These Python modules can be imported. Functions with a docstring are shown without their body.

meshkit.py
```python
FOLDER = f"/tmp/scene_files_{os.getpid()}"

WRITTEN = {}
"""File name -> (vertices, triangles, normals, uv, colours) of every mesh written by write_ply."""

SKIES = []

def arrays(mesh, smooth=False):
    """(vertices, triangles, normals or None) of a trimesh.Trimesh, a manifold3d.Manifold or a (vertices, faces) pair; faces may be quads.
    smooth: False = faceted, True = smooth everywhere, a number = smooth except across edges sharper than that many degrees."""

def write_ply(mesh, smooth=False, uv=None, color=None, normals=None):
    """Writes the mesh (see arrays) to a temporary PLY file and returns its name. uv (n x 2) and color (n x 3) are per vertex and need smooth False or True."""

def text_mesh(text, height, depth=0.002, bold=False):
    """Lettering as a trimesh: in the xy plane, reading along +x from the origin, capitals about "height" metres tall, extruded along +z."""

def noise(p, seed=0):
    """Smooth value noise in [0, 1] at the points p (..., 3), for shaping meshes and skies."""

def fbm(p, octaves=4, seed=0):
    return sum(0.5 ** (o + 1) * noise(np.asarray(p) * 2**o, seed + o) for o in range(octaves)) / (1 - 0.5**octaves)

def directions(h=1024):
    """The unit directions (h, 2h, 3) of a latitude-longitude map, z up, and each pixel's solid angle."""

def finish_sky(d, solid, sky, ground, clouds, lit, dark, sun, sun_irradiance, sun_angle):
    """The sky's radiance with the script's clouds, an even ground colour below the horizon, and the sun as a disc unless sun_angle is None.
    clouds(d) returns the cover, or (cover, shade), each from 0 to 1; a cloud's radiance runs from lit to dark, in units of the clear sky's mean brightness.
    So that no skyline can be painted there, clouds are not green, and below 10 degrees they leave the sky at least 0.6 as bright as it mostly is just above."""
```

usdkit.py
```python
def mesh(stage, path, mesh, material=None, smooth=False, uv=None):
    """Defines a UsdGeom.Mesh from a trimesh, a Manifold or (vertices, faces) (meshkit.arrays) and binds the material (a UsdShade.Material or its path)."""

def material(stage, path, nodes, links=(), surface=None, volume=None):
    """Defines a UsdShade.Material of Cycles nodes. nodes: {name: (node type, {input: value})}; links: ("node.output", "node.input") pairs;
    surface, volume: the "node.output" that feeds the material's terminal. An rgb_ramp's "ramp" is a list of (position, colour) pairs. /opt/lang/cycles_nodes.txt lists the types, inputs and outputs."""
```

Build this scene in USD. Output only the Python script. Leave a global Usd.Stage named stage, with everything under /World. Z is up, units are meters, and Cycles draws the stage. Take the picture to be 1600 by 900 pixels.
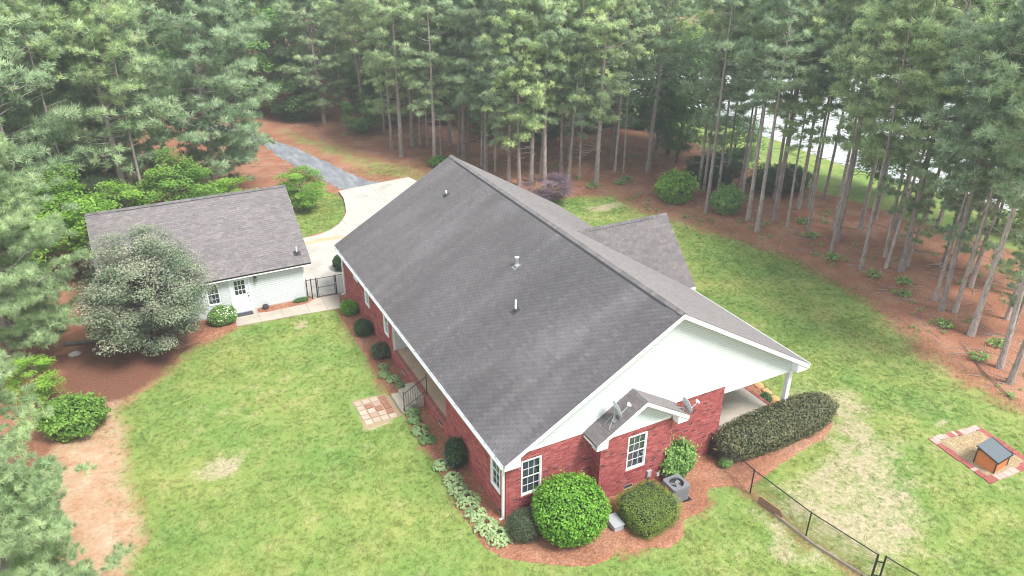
import math, numpy as np, trimesh, shapely, usdkit, meshkit
from shapely.geometry import Polygon, box as sbox, LineString
from pxr import Usd, UsdGeom, UsdLux, UsdShade, Sdf, Gf, Vt

stage = Usd.Stage.CreateInMemory()
UsdGeom.SetStageUpAxis(stage, UsdGeom.Tokens.z)
UsdGeom.SetStageMetersPerUnit(stage, 1.0)
UsdGeom.Xform.Define(stage, '/World')
UsdGeom.Scope.Define(stage, '/World/Looks')
T = Sdf.ValueTypeNames
PI = math.pi
rng = np.random.default_rng(7)

# ------------------------------------------------------------------ camera
CAM = dict(pos=(-9.935, -19.359, 20.96), yaw=0.482, pitch=0.471, roll=0.008, f=1195.255)
EXPOSURE = 1.98
cam = UsdGeom.Camera.Define(stage, '/World/camera')
cam.CreateHorizontalApertureAttr(36.0); cam.CreateVerticalApertureAttr(20.25)
cam.CreateFocalLengthAttr(36.0 * CAM['f'] / 1600)
cam.CreateClippingRangeAttr(Gf.Vec2f(0.1, 2000)); cam.CreateExposureAttr(EXPOSURE)
cy_, sy_, cp_, sp_ = math.cos(CAM['yaw']), math.sin(CAM['yaw']), math.cos(CAM['pitch']), math.sin(CAM['pitch'])
c_f = np.array([sy_ * cp_, cy_ * cp_, -sp_]); c_r = np.array([cy_, -sy_, 0.0]); c_u = np.cross(c_r, c_f)
c_r, c_u = c_r * math.cos(CAM['roll']) + c_u * math.sin(CAM['roll']), -c_r * math.sin(CAM['roll']) + c_u * math.cos(CAM['roll'])
c_p = np.array(CAM['pos'])
cam.AddTransformOp().Set(Gf.Matrix4d(*c_r, 0, *c_u, 0, *(-c_f), 0, *c_p, 1))

def to_pixel(P):
    d = np.asarray(P, float) - c_p
    z = d @ c_f
    return np.stack([800 + CAM['f'] * (d @ c_r) / z, 450 - CAM['f'] * (d @ c_u) / z, z], -1)

# ------------------------------------------------------------------ sky and sun (bright overcast, soft sun from the camera's right)
SUN_AZ = math.atan2(0.42, -0.91)
SUN_EL = math.radians(56)
SKY_STRENGTH, CLOUD, SUN_I = 0.10, (3.3, 3.55, 3.7), 0.40
usdkit.material(stage, '/World/Looks/sky', {
    'tc': ('texture_coordinate', {}),
    'n': ('noise_texture', {'scale': 2.2, 'detail': 5.0, 'roughness': 0.55}),
    'r': ('rgb_ramp', {'ramp': [(0.2, (0.8, 0.8, 0.8)), (0.65, (1, 1, 1))]}),
    'sky': ('sky_texture', {'sky_type': 'single_scattering', 'sun_disc': False, 'sun_elevation': SUN_EL, 'sun_rotation': SUN_AZ}),
    'mix': ('mix_color', {'b': CLOUD, 'use_clamp': False}),
    'bg': ('background_shader', {'strength': SKY_STRENGTH})},
    [('tc.generated', 'n.vector'), ('n.fac', 'r.fac'), ('r.color', 'mix.fac'), ('sky.color', 'mix.a'), ('mix.result', 'bg.color')], surface='bg.background')
dome = UsdLux.DomeLight.Define(stage, '/World/sky')
UsdShade.MaterialBindingAPI.Apply(dome.GetPrim()).Bind(UsdShade.Material.Get(stage, '/World/Looks/sky'))
sun = UsdLux.DistantLight.Define(stage, '/World/sun')
sun.CreateNormalizeAttr(True); sun.CreateIntensityAttr(SUN_I); sun.CreateAngleAttr(18.0); sun.CreateColorAttr(Gf.Vec3f(1, 0.95, 0.88))
sun.AddRotateZOp().Set(-math.degrees(SUN_AZ)); sun.AddRotateXOp().Set(-(90 - math.degrees(SUN_EL)))

# ------------------------------------------------------------------ materials
class L(str):
    pass

class Graph:
    def __init__(self):
        self.nodes, self.links = {}, []
    def __call__(self, kind, out, **inp):
        name = f'n{len(self.nodes)}'
        vals = {}
        for k, v in inp.items():
            if isinstance(v, L): self.links.append((str(v), f'{name}.{k}'))
            else: vals[k] = v
        self.nodes[name] = (kind, vals)
        return L(f'{name}.{out}')
    def pos(self): return self('geometry', 'position')
    def objpos(self): return self('texture_coordinate', 'object')
    def map(self, vec, scale=(1, 1, 1), rot=(0, 0, 0)): return self('mapping', 'vector', vector=vec, scale=scale, rotation=rot)
    def noise(self, vec, scale, detail=3.0, rough=0.55): return self('noise_texture', 'fac', vector=vec, scale=scale, detail=detail, roughness=rough)
    def ramp(self, fac, stops): return self('rgb_ramp', 'color', fac=fac, ramp=stops)
    def mix(self, fac, a, b, mode='mix'): return self('mix_color', 'result', blend_type=mode, fac=fac, a=a, b=b)
    def math(self, op, a, b=0.5, c=0.0): return self('math', 'value', math_type=op, value1=a, value2=b, value3=c)
    def rand(self): return self('object_info', 'random')
    def bump(self, h, strength=0.3, dist=0.02): return self('bump', 'normal', height=h, strength=strength, distance=dist)
    def done(self, name, color, rough=0.8, normal=None, **kw):
        if normal is not None: kw['normal'] = normal
        s = self('principled_bsdf', 'BSDF', base_color=color, roughness=rough, **kw)
        return usdkit.material(stage, f'/World/Looks/{name}', self.nodes, self.links, surface=str(s))

def grey(v): return (v, v, v)

def plain(name, color, rough=0.6, var=0.12, scale=6.0, bump=0.0, **kw):
    g = Graph(); p = g.pos()
    n = g.noise(p, scale, 5.0)
    c = g.mix(n, tuple(x * (1 - var) for x in color), tuple(min(1, x * (1 + var)) for x in color))
    nm = g.bump(g.noise(p, scale * 6, 4.0), bump, 0.01) if bump else None
    return g.done(name, c, rough, nm, **kw)

def tinted(name, rough=0.85, mottling=0.15, scale=40.0, bump=0.3, **kw):
    g = Graph(); p = g.pos()
    t = g('attribute', 'color', attribute='tint')
    n = g.noise(p, scale, 4.0)
    c = g.mix(1.0, t, g.ramp(n, [(0.25, grey(1 - mottling * 1.6)), (0.75, grey(1 + mottling))]), 'multiply')
    return g.done(name, c, rough, g.bump(n, bump, 0.005) if bump else None, **kw)

def leafy(name, tint_lo, tint_hi, translucency=0.3, rough=0.55, world_scale=0.8, per_object=0.25, flush=None):
    """Foliage: the tint primvar (light or dark leaf) picks a colour between two tones; every copy differs a little."""
    g = Graph()
    t = g('attribute', 'fac', attribute='leaf')
    col = g.mix(t, tint_lo, tint_hi)
    p = g.pos()
    n = g.noise(p, world_scale, 3.0)
    col = g.mix(1.0, col, g.ramp(n, [(0.3, (0.78, 0.80, 0.78)), (0.7, (1.18, 1.15, 1.1))]), 'multiply')
    if per_object:
        r = g.rand()
        col = g.mix(1.0, col, g.ramp(r, [(0.0, (1 - per_object, 1 - per_object * 0.8, 1 - per_object * 0.5)), (0.5, (1, 1, 1)), (1.0, (1 + per_object, 1 + per_object * 0.8, 1 - per_object * 0.4))]), 'multiply')
    d = g('principled_bsdf', 'BSDF', base_color=col, roughness=rough, specular_ior_level=0.35)
    tr = g('translucent_bsdf', 'BSDF', color=col)
    m = g('mix_closure', 'closure', fac=translucency, closure1=d, closure2=tr)
    return usdkit.material(stage, f'/World/Looks/{name}', g.nodes, g.links, surface=str(m))

M = {}
M['brick'] = tinted('brick', 0.85, 0.18, 30.0, 0.4)
M['mortar'] = plain('mortar', (0.62, 0.47, 0.44), 0.95, 0.12, 12.0, 0.3)
M['shingle'] = tinted('shingle', 0.9, 0.22, 22.0, 0.5, sheen_weight=0.4, sheen_roughness=0.45, sheen_tint=(1.0, 0.92, 0.87))
M['roof_deck'] = plain('roof_deck', (0.03, 0.028, 0.03), 0.95)
M['vent_dark'] = plain('vent_dark', (0.035, 0.035, 0.04), 0.8)
M['white_vinyl'] = plain('white_vinyl', (0.60, 0.64, 0.655), 0.45, 0.03, 1.2, 0.05)
M['lap_shade'] = plain('lap_shade', (0.52, 0.55, 0.56), 0.8, 0.2, 3.0)  # grey backing seen between siding boards; lap shadow put into the colour
M['white_trim'] = plain('white_trim', (0.80, 0.81, 0.82), 0.4, 0.04, 2.0)
M['white_paint'] = plain('white_paint', (0.78, 0.79, 0.80), 0.45, 0.05, 3.0)
M['door_paint'] = plain('door_paint', (0.66, 0.76, 0.84), 0.4, 0.03, 3.0)
M['dark_room'] = plain('dark_room', (0.10, 0.11, 0.125), 0.9)
M['blind'] = plain('blind', (0.42, 0.45, 0.45), 0.7, 0.08, 20)
M['black_metal'] = plain('black_metal', (0.012, 0.012, 0.014), 0.45, 0.2, 8)
M['bronze_metal'] = plain('bronze_metal', (0.05, 0.045, 0.04), 0.5, 0.3, 12)
M['grey_metal'] = plain('grey_metal', (0.17, 0.18, 0.205), 0.5, 0.1, 4, 0.1)
M['steel'] = plain('steel', (0.42, 0.43, 0.46), 0.4, 0.12, 9, metallic=0.6)
M['dish_grey'] = plain('dish_grey', (0.52, 0.54, 0.58), 0.5, 0.08, 5)
M['plastic_grey'] = plain('plastic_grey', (0.36, 0.37, 0.40), 0.5, 0.1, 6)
M['yellow_label'] = plain('yellow_label', (0.75, 0.60, 0.06), 0.5, 0.05, 3)
M['cable'] = plain('cable', (0.45, 0.36, 0.34), 0.6)
M['rust_wood'] = plain('rust_wood', (0.24, 0.13, 0.09), 0.9, 0.35, 8, 0.4)
M['grey_wood'] = plain('grey_wood', (0.30, 0.24, 0.19), 0.9, 0.3, 9, 0.4)
M['orange_wood'] = plain('orange_wood', (0.50, 0.16, 0.045), 0.6, 0.18, 6, 0.2)
M['slate_roof'] = plain('slate_roof', (0.095, 0.115, 0.135), 0.5, 0.15, 7, 0.1)
M['rubber_mat'] = plain('rubber_mat', (0.045, 0.05, 0.06), 0.9, 0.3, 30, 0.3)
M['stone_grey'] = plain('stone_grey', (0.35, 0.33, 0.31), 0.9, 0.3, 6, 0.5)
M['stone_orange'] = plain('stone_orange', (0.50, 0.30, 0.13), 0.9, 0.3, 6, 0.5)
M['lamp_glass'] = plain('lamp_glass', (0.25, 0.22, 0.18), 0.2)
M['paver'] = tinted('paver', 0.9, 0.16, 14.0, 0.4)
M['chips'] = tinted('wood_chip', 0.9, 0.15, 30.0, 0.3)
M['pad_soil'] = plain('pad_soil', (0.31, 0.235, 0.145), 0.95, 0.35, 16, 0.5)

def concrete(name, base, stain=None):
    g = Graph(); p = g.pos()
    n = g.noise(p, 0.7, 6.0, 0.6); f = g.noise(p, 14.0, 5.0)
    c = g.mix(1.0, base, g.ramp(n, [(0.25, (0.72, 0.70, 0.67)), (0.5, (0.95, 0.94, 0.92)), (0.75, (1.08, 1.07, 1.05))]), 'multiply')
    c = g.mix(1.0, c, g.ramp(f, [(0.3, grey(0.9)), (0.7, grey(1.06))]), 'multiply')
    if stain:      # an orange clay stain washed across the slab
        sp = g.map(p, (0.55, 2.2, 1), (0, 0, stain[2])); 
        d = g('vector_math', 'value', vector_math_type='distance') if False else None
        x = g('separate_xyz', 'y', vector=p)
        band = g.math('subtract', 1.0, g.math('multiply', g.math('absolute', g.math('subtract', g.math('add', x, g.math('multiply', g.noise(p, 0.9, 3.0), 1.2)), stain[0])), stain[1]))
        band = g('math', 'value', math_type='multiply', value1=band, value2=0.8, use_clamp=True)
        c = g.mix(band, c, (0.60, 0.33, 0.14))
    return g.done(name, c, 0.9, g.bump(f, 0.15, 0.01))
M['drive_concrete'] = concrete('drive_concrete', (0.47, 0.45, 0.425), (29.9, 2.4, 0.0))
M['walk_concrete'] = concrete('walk_concrete', (0.43, 0.385, 0.335))
M['step_concrete'] = concrete('step_concrete', (0.42, 0.37, 0.31))
M['porch_concrete'] = concrete('porch_concrete', (0.50, 0.37, 0.28))
M['patio_concrete'] = concrete('patio_concrete', (0.44, 0.41, 0.37))

def straw_color(g, p):
    a = g.noise(p, 0.45, 5.0, 0.6); b = g.noise(g.map(p, (9, 16, 9), (0, 0, 0.7)), 1.0, 4.0, 0.65); c2 = g.noise(g.map(p, (17, 8, 9), (0, 0, -0.5)), 1.0, 4.0, 0.65)
    base = g.ramp(a, [(0.28, (0.24, 0.10, 0.060)), (0.5, (0.33, 0.15, 0.092)), (0.72, (0.40, 0.225, 0.15))])
    base = g.mix(1.0, base, g.ramp(b, [(0.3, grey(0.55)), (0.55, grey(1.0)), (0.72, grey(1.45))]), 'multiply')
    base = g.mix(1.0, base, g.ramp(c2, [(0.3, grey(0.7)), (0.7, grey(1.25))]), 'multiply')
    return base, g.math('add', b, c2)

def make_ground():
    g = Graph(); p = g.pos()
    z = g('attribute', 'color', attribute='zone'); zr = g('separate_color', 'r', color=z)
    sep = zr.split('.')[0]; zg, zb = L(sep + '.g'), L(sep + '.b')
    z2 = g('attribute', 'color', attribute='zone_b'); z2r = g('separate_color', 'r', color=z2); z2g = L(z2r.split('.')[0] + '.g')
    n1 = g.noise(p, 0.22, 5.0, 0.6); n2 = g.noise(p, 1.3, 6.0, 0.65); n3 = g.noise(p, 8.0, 5.0, 0.7); n4 = g.noise(g.map(p, (20, 20, 20)), 1.0, 4.0, 0.7)
    straw, sh = straw_color(g, p)
    # lawn: green with yellow and bald patches
    grass = g.ramp(n2, [(0.2, (0.120, 0.195, 0.046)), (0.45, (0.165, 0.240, 0.058)), (0.62, (0.215, 0.268, 0.080)), (0.82, (0.31, 0.295, 0.15))])
    grass = g.mix(1.0, grass, g.ramp(n1, [(0.3, (0.74, 0.93, 0.85)), (0.5, (1, 1, 1)), (0.70, (1.34, 1.12, 1.25))]), 'multiply')
    grass = g.mix(1.0, grass, g.ramp(n3, [(0.3, grey(0.86)), (0.5, grey(1)), (0.72, grey(1.14))]), 'multiply')
    grass = g.mix(1.0, grass, g.ramp(n4, [(0.3, grey(0.62)), (0.7, grey(1.4))]), 'multiply')
    thatch = g.ramp(n3, [(0.25, (0.22, 0.19, 0.11)), (0.5, (0.34, 0.295, 0.19)), (0.75, (0.49, 0.42, 0.29))])
    dirt = g.ramp(n2, [(0.25, (0.34, 0.18, 0.095)), (0.5, (0.41, 0.265, 0.17)), (0.75, (0.46, 0.37, 0.275))])
    dirt = g.mix(1.0, dirt, g.ramp(n3, [(0.3, grey(0.75)), (0.7, grey(1.2))]), 'multiply')
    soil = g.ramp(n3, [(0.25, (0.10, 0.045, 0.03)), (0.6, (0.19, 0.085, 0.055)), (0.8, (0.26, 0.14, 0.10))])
    def mask(w, noise, amp=0.9, sharp=3.2):
        s = g.math('add', w, g.math('multiply', g.math('subtract', noise, 0.5), amp))
        return g('math', 'value', math_type='multiply_add', value1=g.math('subtract', s, 0.5), value2=sharp, value3=0.5, use_clamp=True)
    nn = g.math('add', g.math('multiply', n2, 0.6), g.math('multiply', n3, 0.4))
    c = straw
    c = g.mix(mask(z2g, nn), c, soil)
    c = g.mix(mask(zb, nn, 1.3, 2.5), c, dirt)
    c = g.mix(mask(zr, nn, 1.5, 3.0), c, grass)
    c = g.mix(mask(zg, nn, 2.0, 2.4), c, thatch)
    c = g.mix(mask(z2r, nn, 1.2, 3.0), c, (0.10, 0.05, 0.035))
    return g.done('ground', c, 0.95, g.bump(g.math('add', n3, n4), 0.3, 0.03), specular_ior_level=0.2)
M['ground'] = make_ground()

def make_straw():
    g = Graph(); p = g.pos(); c, h = straw_color(g, p)
    return g.done('pine_straw', c, 0.95, g.bump(h, 0.8, 0.04), specular_ior_level=0.2)
M['straw'] = make_straw()

def make_gravel():
    g = Graph(); p = g.pos()
    a = g.noise(g.map(p, (1.3, 0.35, 1), (0, 0, 0.25)), 1.4, 5.0, 0.65); v = g('voronoi_texture', 'color', vector=p, scale=14.0); n = g.noise(p, 18, 4, 0.7)
    c = g.ramp(a, [(0.25, (0.125, 0.135, 0.155)), (0.5, (0.205, 0.22, 0.25)), (0.75, (0.37, 0.375, 0.385))])
    c = g.mix(1.0, c, g.ramp(n, [(0.3, grey(0.6)), (0.7, grey(1.35))]), 'multiply')
    c = g.mix(0.25, c, v, 'overlay')
    return g.done('gravel', c, 0.95, g.bump(n, 0.7, 0.05))
M['gravel'] = make_gravel()

def make_bark(name, lo, hi, lichen):
    g = Graph(); p = g.objpos()
    a = g.noise(g.map(p, (1, 1, 0.22)), 14.0, 5.0, 0.7); b = g.noise(p, 1.2, 3.0)
    c = g.ramp(a, [(0.3, lo), (0.62, hi)])
    c = g.mix(g.ramp(b, [(0.45, grey(0)), (0.75, grey(0.5))]), c, lichen)
    r = g.rand()
    c = g.mix(1.0, c, g.ramp(r, [(0, grey(0.72)), (1, grey(1.2))]), 'multiply')
    return g.done(name, c, 0.95, g.bump(a, 0.9, 0.04))
M['pine_bark'] = make_bark('pine_bark', (0.15, 0.12, 0.11), (0.43, 0.36, 0.33), (0.50, 0.47, 0.44))
M['dark_bark'] = make_bark('dark_bark', (0.05, 0.04, 0.035), (0.14, 0.11, 0.09), (0.20, 0.19, 0.16))

M['pine_needles'] = leafy('pine_needles', (0.28, 0.42, 0.225), (0.74, 0.87, 0.56), 0.5, 0.5, 0.35, 0.2)
M['fine_needles'] = leafy('fine_needles', (0.28, 0.42, 0.21), (0.72, 0.86, 0.52), 0.5, 0.5, 0.35, 0.0)
M['bright_leaves'] = leafy('bright_leaves', (0.12, 0.27, 0.04), (0.38, 0.62, 0.13), 0.5, 0.5, 0.6, 0.2)
M['mid_leaves'] = leafy('mid_leaves', (0.08, 0.20, 0.06), (0.30, 0.52, 0.18), 0.5, 0.5, 0.5, 0.2)
M['dark_leaves'] = leafy('dark_leaves', (0.02, 0.055, 0.018), (0.08, 0.15, 0.05), 0.3, 0.45, 0.8, 0.0)
M['ball_leaves'] = leafy('ball_leaves', (0.07, 0.20, 0.02), (0.28, 0.58, 0.07), 0.35, 0.4, 2.0, 0.0)
M['box_leaves'] = leafy('box_leaves', (0.09, 0.16, 0.025), (0.36, 0.46, 0.09), 0.3, 0.45, 2.0, 0.0)
M['mound_leaves'] = leafy('mound_leaves', (0.05, 0.075, 0.04), (0.17, 0.20, 0.11), 0.3, 0.5, 3.0, 0.0)
M['hedge_leaves'] = leafy('hedge_leaves', (0.04, 0.065, 0.035), (0.27, 0.255, 0.13), 0.25, 0.35, 1.6, 0.0)
M['purple_leaves'] = leafy('purple_leaves', (0.08, 0.05, 0.075), (0.30, 0.21, 0.28), 0.3, 0.5, 1.5, 0.0)
M['maple_leaves'] = leafy('maple_leaves', (0.07, 0.155, 0.07), (0.47, 0.48, 0.37), 0.3, 0.5, 0.9, 0.0)
M['hosta_leaves'] = leafy('hosta_leaves', (0.09, 0.26, 0.055), (0.58, 0.70, 0.40), 0.35, 0.5, 2.0, 0.0)
M['feather_leaves'] = leafy('feather_leaves', (0.11, 0.26, 0.06), (0.32, 0.52, 0.15), 0.35, 0.5, 2.5, 0.0)
M['white_bloom'] = plain('white_bloom', (0.75, 0.75, 0.68), 0.6)
M['blue_bloom'] = plain('blue_bloom', (0.22, 0.18, 0.50), 0.6)
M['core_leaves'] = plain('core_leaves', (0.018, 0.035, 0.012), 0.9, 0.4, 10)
M['grass_blade'] = None
def make_grass():
    g = Graph(); p = g.pos()
    a = g.noise(p, 1.3, 6.0, 0.65); b = g.noise(p, 0.22, 5.0, 0.6); r = g.rand()
    c = g.ramp(a, [(0.2, (0.165, 0.245, 0.062)), (0.45, (0.21, 0.285, 0.076)), (0.62, (0.255, 0.31, 0.096)), (0.82, (0.34, 0.325, 0.16))])
    c = g.mix(1.0, c, g.ramp(b, [(0.3, (0.74, 0.93, 0.85)), (0.5, (1, 1, 1)), (0.70, (1.34, 1.12, 1.25))]), 'multiply')
    c = g.mix(1.0, c, g.ramp(r, [(0, (0.72, 0.8, 0.7)), (0.55, (1, 1, 1)), (0.85, (1.25, 1.2, 1.1)), (1, (1.9, 1.45, 1.9))]), 'multiply')
    d = g('principled_bsdf', 'BSDF', base_color=c, roughness=0.6, specular_ior_level=0.3); t = g('translucent_bsdf', 'BSDF', color=c)
    m = g('mix_closure', 'closure', fac=0.35, closure1=d, closure2=t)
    return usdkit.material(stage, '/World/Looks/grass_blade', g.nodes, g.links, surface=str(m))
M['grass_blade'] = make_grass()

def make_glass():
    g = Graph()
    fr = g('layer_weight', 'facing', blend=0.5)
    fr = g.math('add', g.math('multiply', g.math('power', fr, 3.0), 0.6), 0.05)
    t = g('transparent_bsdf', 'BSDF', color=(0.88, 0.91, 0.93)); s = g('glossy_bsdf', 'BSDF', color=(0.95, 0.97, 1.0), roughness=0.03)
    m = g('mix_closure', 'closure', fac=fr, closure1=t, closure2=s)
    return usdkit.material(stage, '/World/Looks/window_glass', g.nodes, g.links, surface=str(m))
M['glass'] = make_glass()

def make_water():
    g = Graph(); p = g.pos()
    n = g.noise(g.map(p, (1.0, 2.2, 1)), 2.6, 4.0, 0.6)
    return g.done('lake_water', (0.42, 0.45, 0.46), 0.22, g.bump(n, 0.5, 0.12), specular_ior_level=1.0, ior=1.9)
M['water'] = make_water()

# ------------------------------------------------------------------ scene helpers
used, base_of = {}, {}
def numbered(path):
    k = used.get(path, -1) + 1
    used[path] = k
    return path if k == 0 else f'{path}_{k:03d}'

def tag(prim, label=None, cat=None, group=None, kind=None):
    for k, v in (('label', label), ('category', cat), ('group', group), ('kind', kind)):
        if v: prim.SetCustomDataByKey(k, v)
    return prim

def thing(name, label, cat, loc=(0, 0, 0), rotz=0.0, group=None, kind=None):
    path = numbered('/World/' + name)
    x = UsdGeom.Xform.Define(stage, path)
    x.AddTranslateOp().Set(Gf.Vec3d(*map(float, loc))); x.AddRotateZOp().Set(math.degrees(rotz)); x.AddScaleOp().Set(Gf.Vec3f(1, 1, 1))
    base_of[path] = np.array(loc, float)
    return tag(x.GetPrim(), label, cat, group, kind)

def obj(name, mesh, mat, parent=None, label=None, kind=None, tint=None, leaf=None, smooth=False, world=True, normals=None):
    """One Mesh prim. WORLD: the vertices are in world coordinates and are brought into the frame of the (unrotated) parent."""
    up = str(parent.GetPath()) if parent is not None else '/World'
    path = numbered(f'{up}/{name}')
    v, f = (np.asarray(mesh.vertices), np.asarray(mesh.faces)) if hasattr(mesh, 'vertices') else (np.asarray(mesh[0], float), np.asarray(mesh[1]))
    root = '/'.join(up.split('/')[:3])
    if world and root in base_of: v = v - base_of[root]
    m = usdkit.mesh(stage, path, (v, f), M[mat] if isinstance(mat, str) else mat, smooth=smooth)
    if normals is not None:
        m.CreateNormalsAttr(Vt.Vec3fArray.FromNumpy(np.asarray(normals, np.float32))); m.SetNormalsInterpolation('vertex')
    if tint is not None:
        UsdGeom.PrimvarsAPI(m).CreatePrimvar('tint', T.Color3fArray, 'vertex').Set(Vt.Vec3fArray.FromNumpy(np.asarray(tint, np.float32)))
    if leaf is not None:
        UsdGeom.PrimvarsAPI(m).CreatePrimvar('leaf', T.FloatArray, 'vertex').Set(Vt.FloatArray.FromNumpy(np.asarray(leaf, np.float32)))
    return tag(m.GetPrim(), label, None, None, kind)

def copy_of(src, name, loc, rotz, scale, label=None, group=None, tilt=0.0):
    path = numbered('/World/' + name)
    x = UsdGeom.Xform.Define(stage, path)
    x.GetPrim().GetReferences().AddInternalReference(src.GetPath())
    x.GetPrim().SetInstanceable(True)
    place(x.GetPrim(), loc, rotz, scale, tilt)
    d = src.GetCustomData()
    return tag(x.GetPrim(), label or d.get('label'), d.get('category'), group or d.get('group'))

def place(prim, loc, rotz, scale, tilt=0.0):
    x = UsdGeom.Xformable(prim); x.ClearXformOpOrder()
    for name, val, typ in (('xformOp:translate', Gf.Vec3d(*map(float, loc)), T.Double3), ('xformOp:rotateZ', float(math.degrees(rotz)), T.Float), ('xformOp:rotateX', float(tilt), T.Float), ('xformOp:scale', Gf.Vec3f(*([float(scale)] * 3)), T.Float3)):
        prim.CreateAttribute(name, typ).Set(val)
    prim.CreateAttribute('xformOpOrder', T.TokenArray, False, Sdf.VariabilityUniform).Set(['xformOp:translate', 'xformOp:rotateZ', 'xformOp:rotateX', 'xformOp:scale'])

class MB:
    """Collects shapes for one mesh."""
    def __init__(self): self.v, self.f, self.n = [], [], 0
    def add(self, v, f):
        self.v.append(np.asarray(v, float)); self.f.append(np.asarray(f) + self.n); self.n += len(v)
        return self
    def tm(self, m): return self.add(m.vertices, m.faces)
    def box(self, lo, hi):
        lo, hi = np.minimum(lo, hi), np.maximum(lo, hi); d = hi - lo
        return self.obox(lo, (d[0], 0, 0), (0, d[1], 0), (0, 0, d[2]))
    def obox(self, o, u, v, w):
        a, b = boxes([o], [u], [v], [w]); return self.add(a, b)
    def bar(self, a, b, w, h=None, up=(0, 0, 1)):
        a, b = np.asarray(a, float), np.asarray(b, float); h = h or w
        d = b - a; s = np.cross(d, up); 
        if np.linalg.norm(s) < 1e-6: s = np.cross(d, (1, 0, 0))
        s /= np.linalg.norm(s); t = np.cross(s, d); t /= np.linalg.norm(t)
        return self.obox(a - s * w / 2 - t * h / 2, d, s * w, t * h)
    def tube(self, pts, radii, sides=8, cap=True):
        a, b = tube(pts, radii, sides, cap); return self.add(a, b)
    def get(self): return np.vstack(self.v), np.vstack(self.f)

BF = np.array([[0, 2, 1], [0, 3, 2], [4, 5, 6], [4, 6, 7], [0, 1, 5], [0, 5, 4], [1, 2, 6], [1, 6, 5], [2, 3, 7], [2, 7, 6], [3, 0, 4], [3, 4, 7]])
def boxes(o, u, v, w):
    o, u, v, w = (np.asarray(x, float) for x in (o, u, v, w))
    P = np.stack([o, o + u, o + u + v, o + v, o + w, o + u + w, o + u + v + w, o + v + w], 1)
    flip = np.einsum('ij,ij->i', np.cross(u, v), w) < 0
    P[flip] = P[flip][:, [4, 5, 6, 7, 0, 1, 2, 3]]
    F = BF[None] + (np.arange(len(o)) * 8)[:, None, None]
    return P.reshape(-1, 3), F.reshape(-1, 3)

def tube(pts, radii, sides=8, cap=True):
    p = np.asarray(pts, float); r = np.broadcast_to(np.asarray(radii, float), (len(p),))
    d = np.gradient(p, axis=0); d /= np.linalg.norm(d, axis=1, keepdims=True) + 1e-12
    ref = np.array([1.0, 0, 0]) if abs(d[0][0]) < 0.8 else np.array([0, 1.0, 0])
    s = np.cross(d, ref); s /= np.linalg.norm(s, axis=1, keepdims=True); t = np.cross(d, s)
    a = np.arange(sides) * 2 * PI / sides
    ring = p[:, None] + r[:, None, None] * (np.cos(a)[None, :, None] * s[:, None] + np.sin(a)[None, :, None] * t[:, None])
    v = ring.reshape(-1, 3); k = len(p); f = []
    i = np.arange(sides); j = (i + 1) % sides
    for q in range(k - 1):
        A, B = q * sides, (q + 1) * sides
        f += [np.stack([A + i, A + j, B + j], 1), np.stack([A + i, B + j, B + i], 1)]
    f = np.vstack(f)
    if cap:
        n = len(v); v = np.vstack([v, p[:1], p[-1:]])
        f = np.vstack([f, np.stack([np.full(sides, n), j, i], 1), np.stack([np.full(sides, n + 1), (k - 1) * sides + i, (k - 1) * sides + j], 1)])
    return v, f

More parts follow.
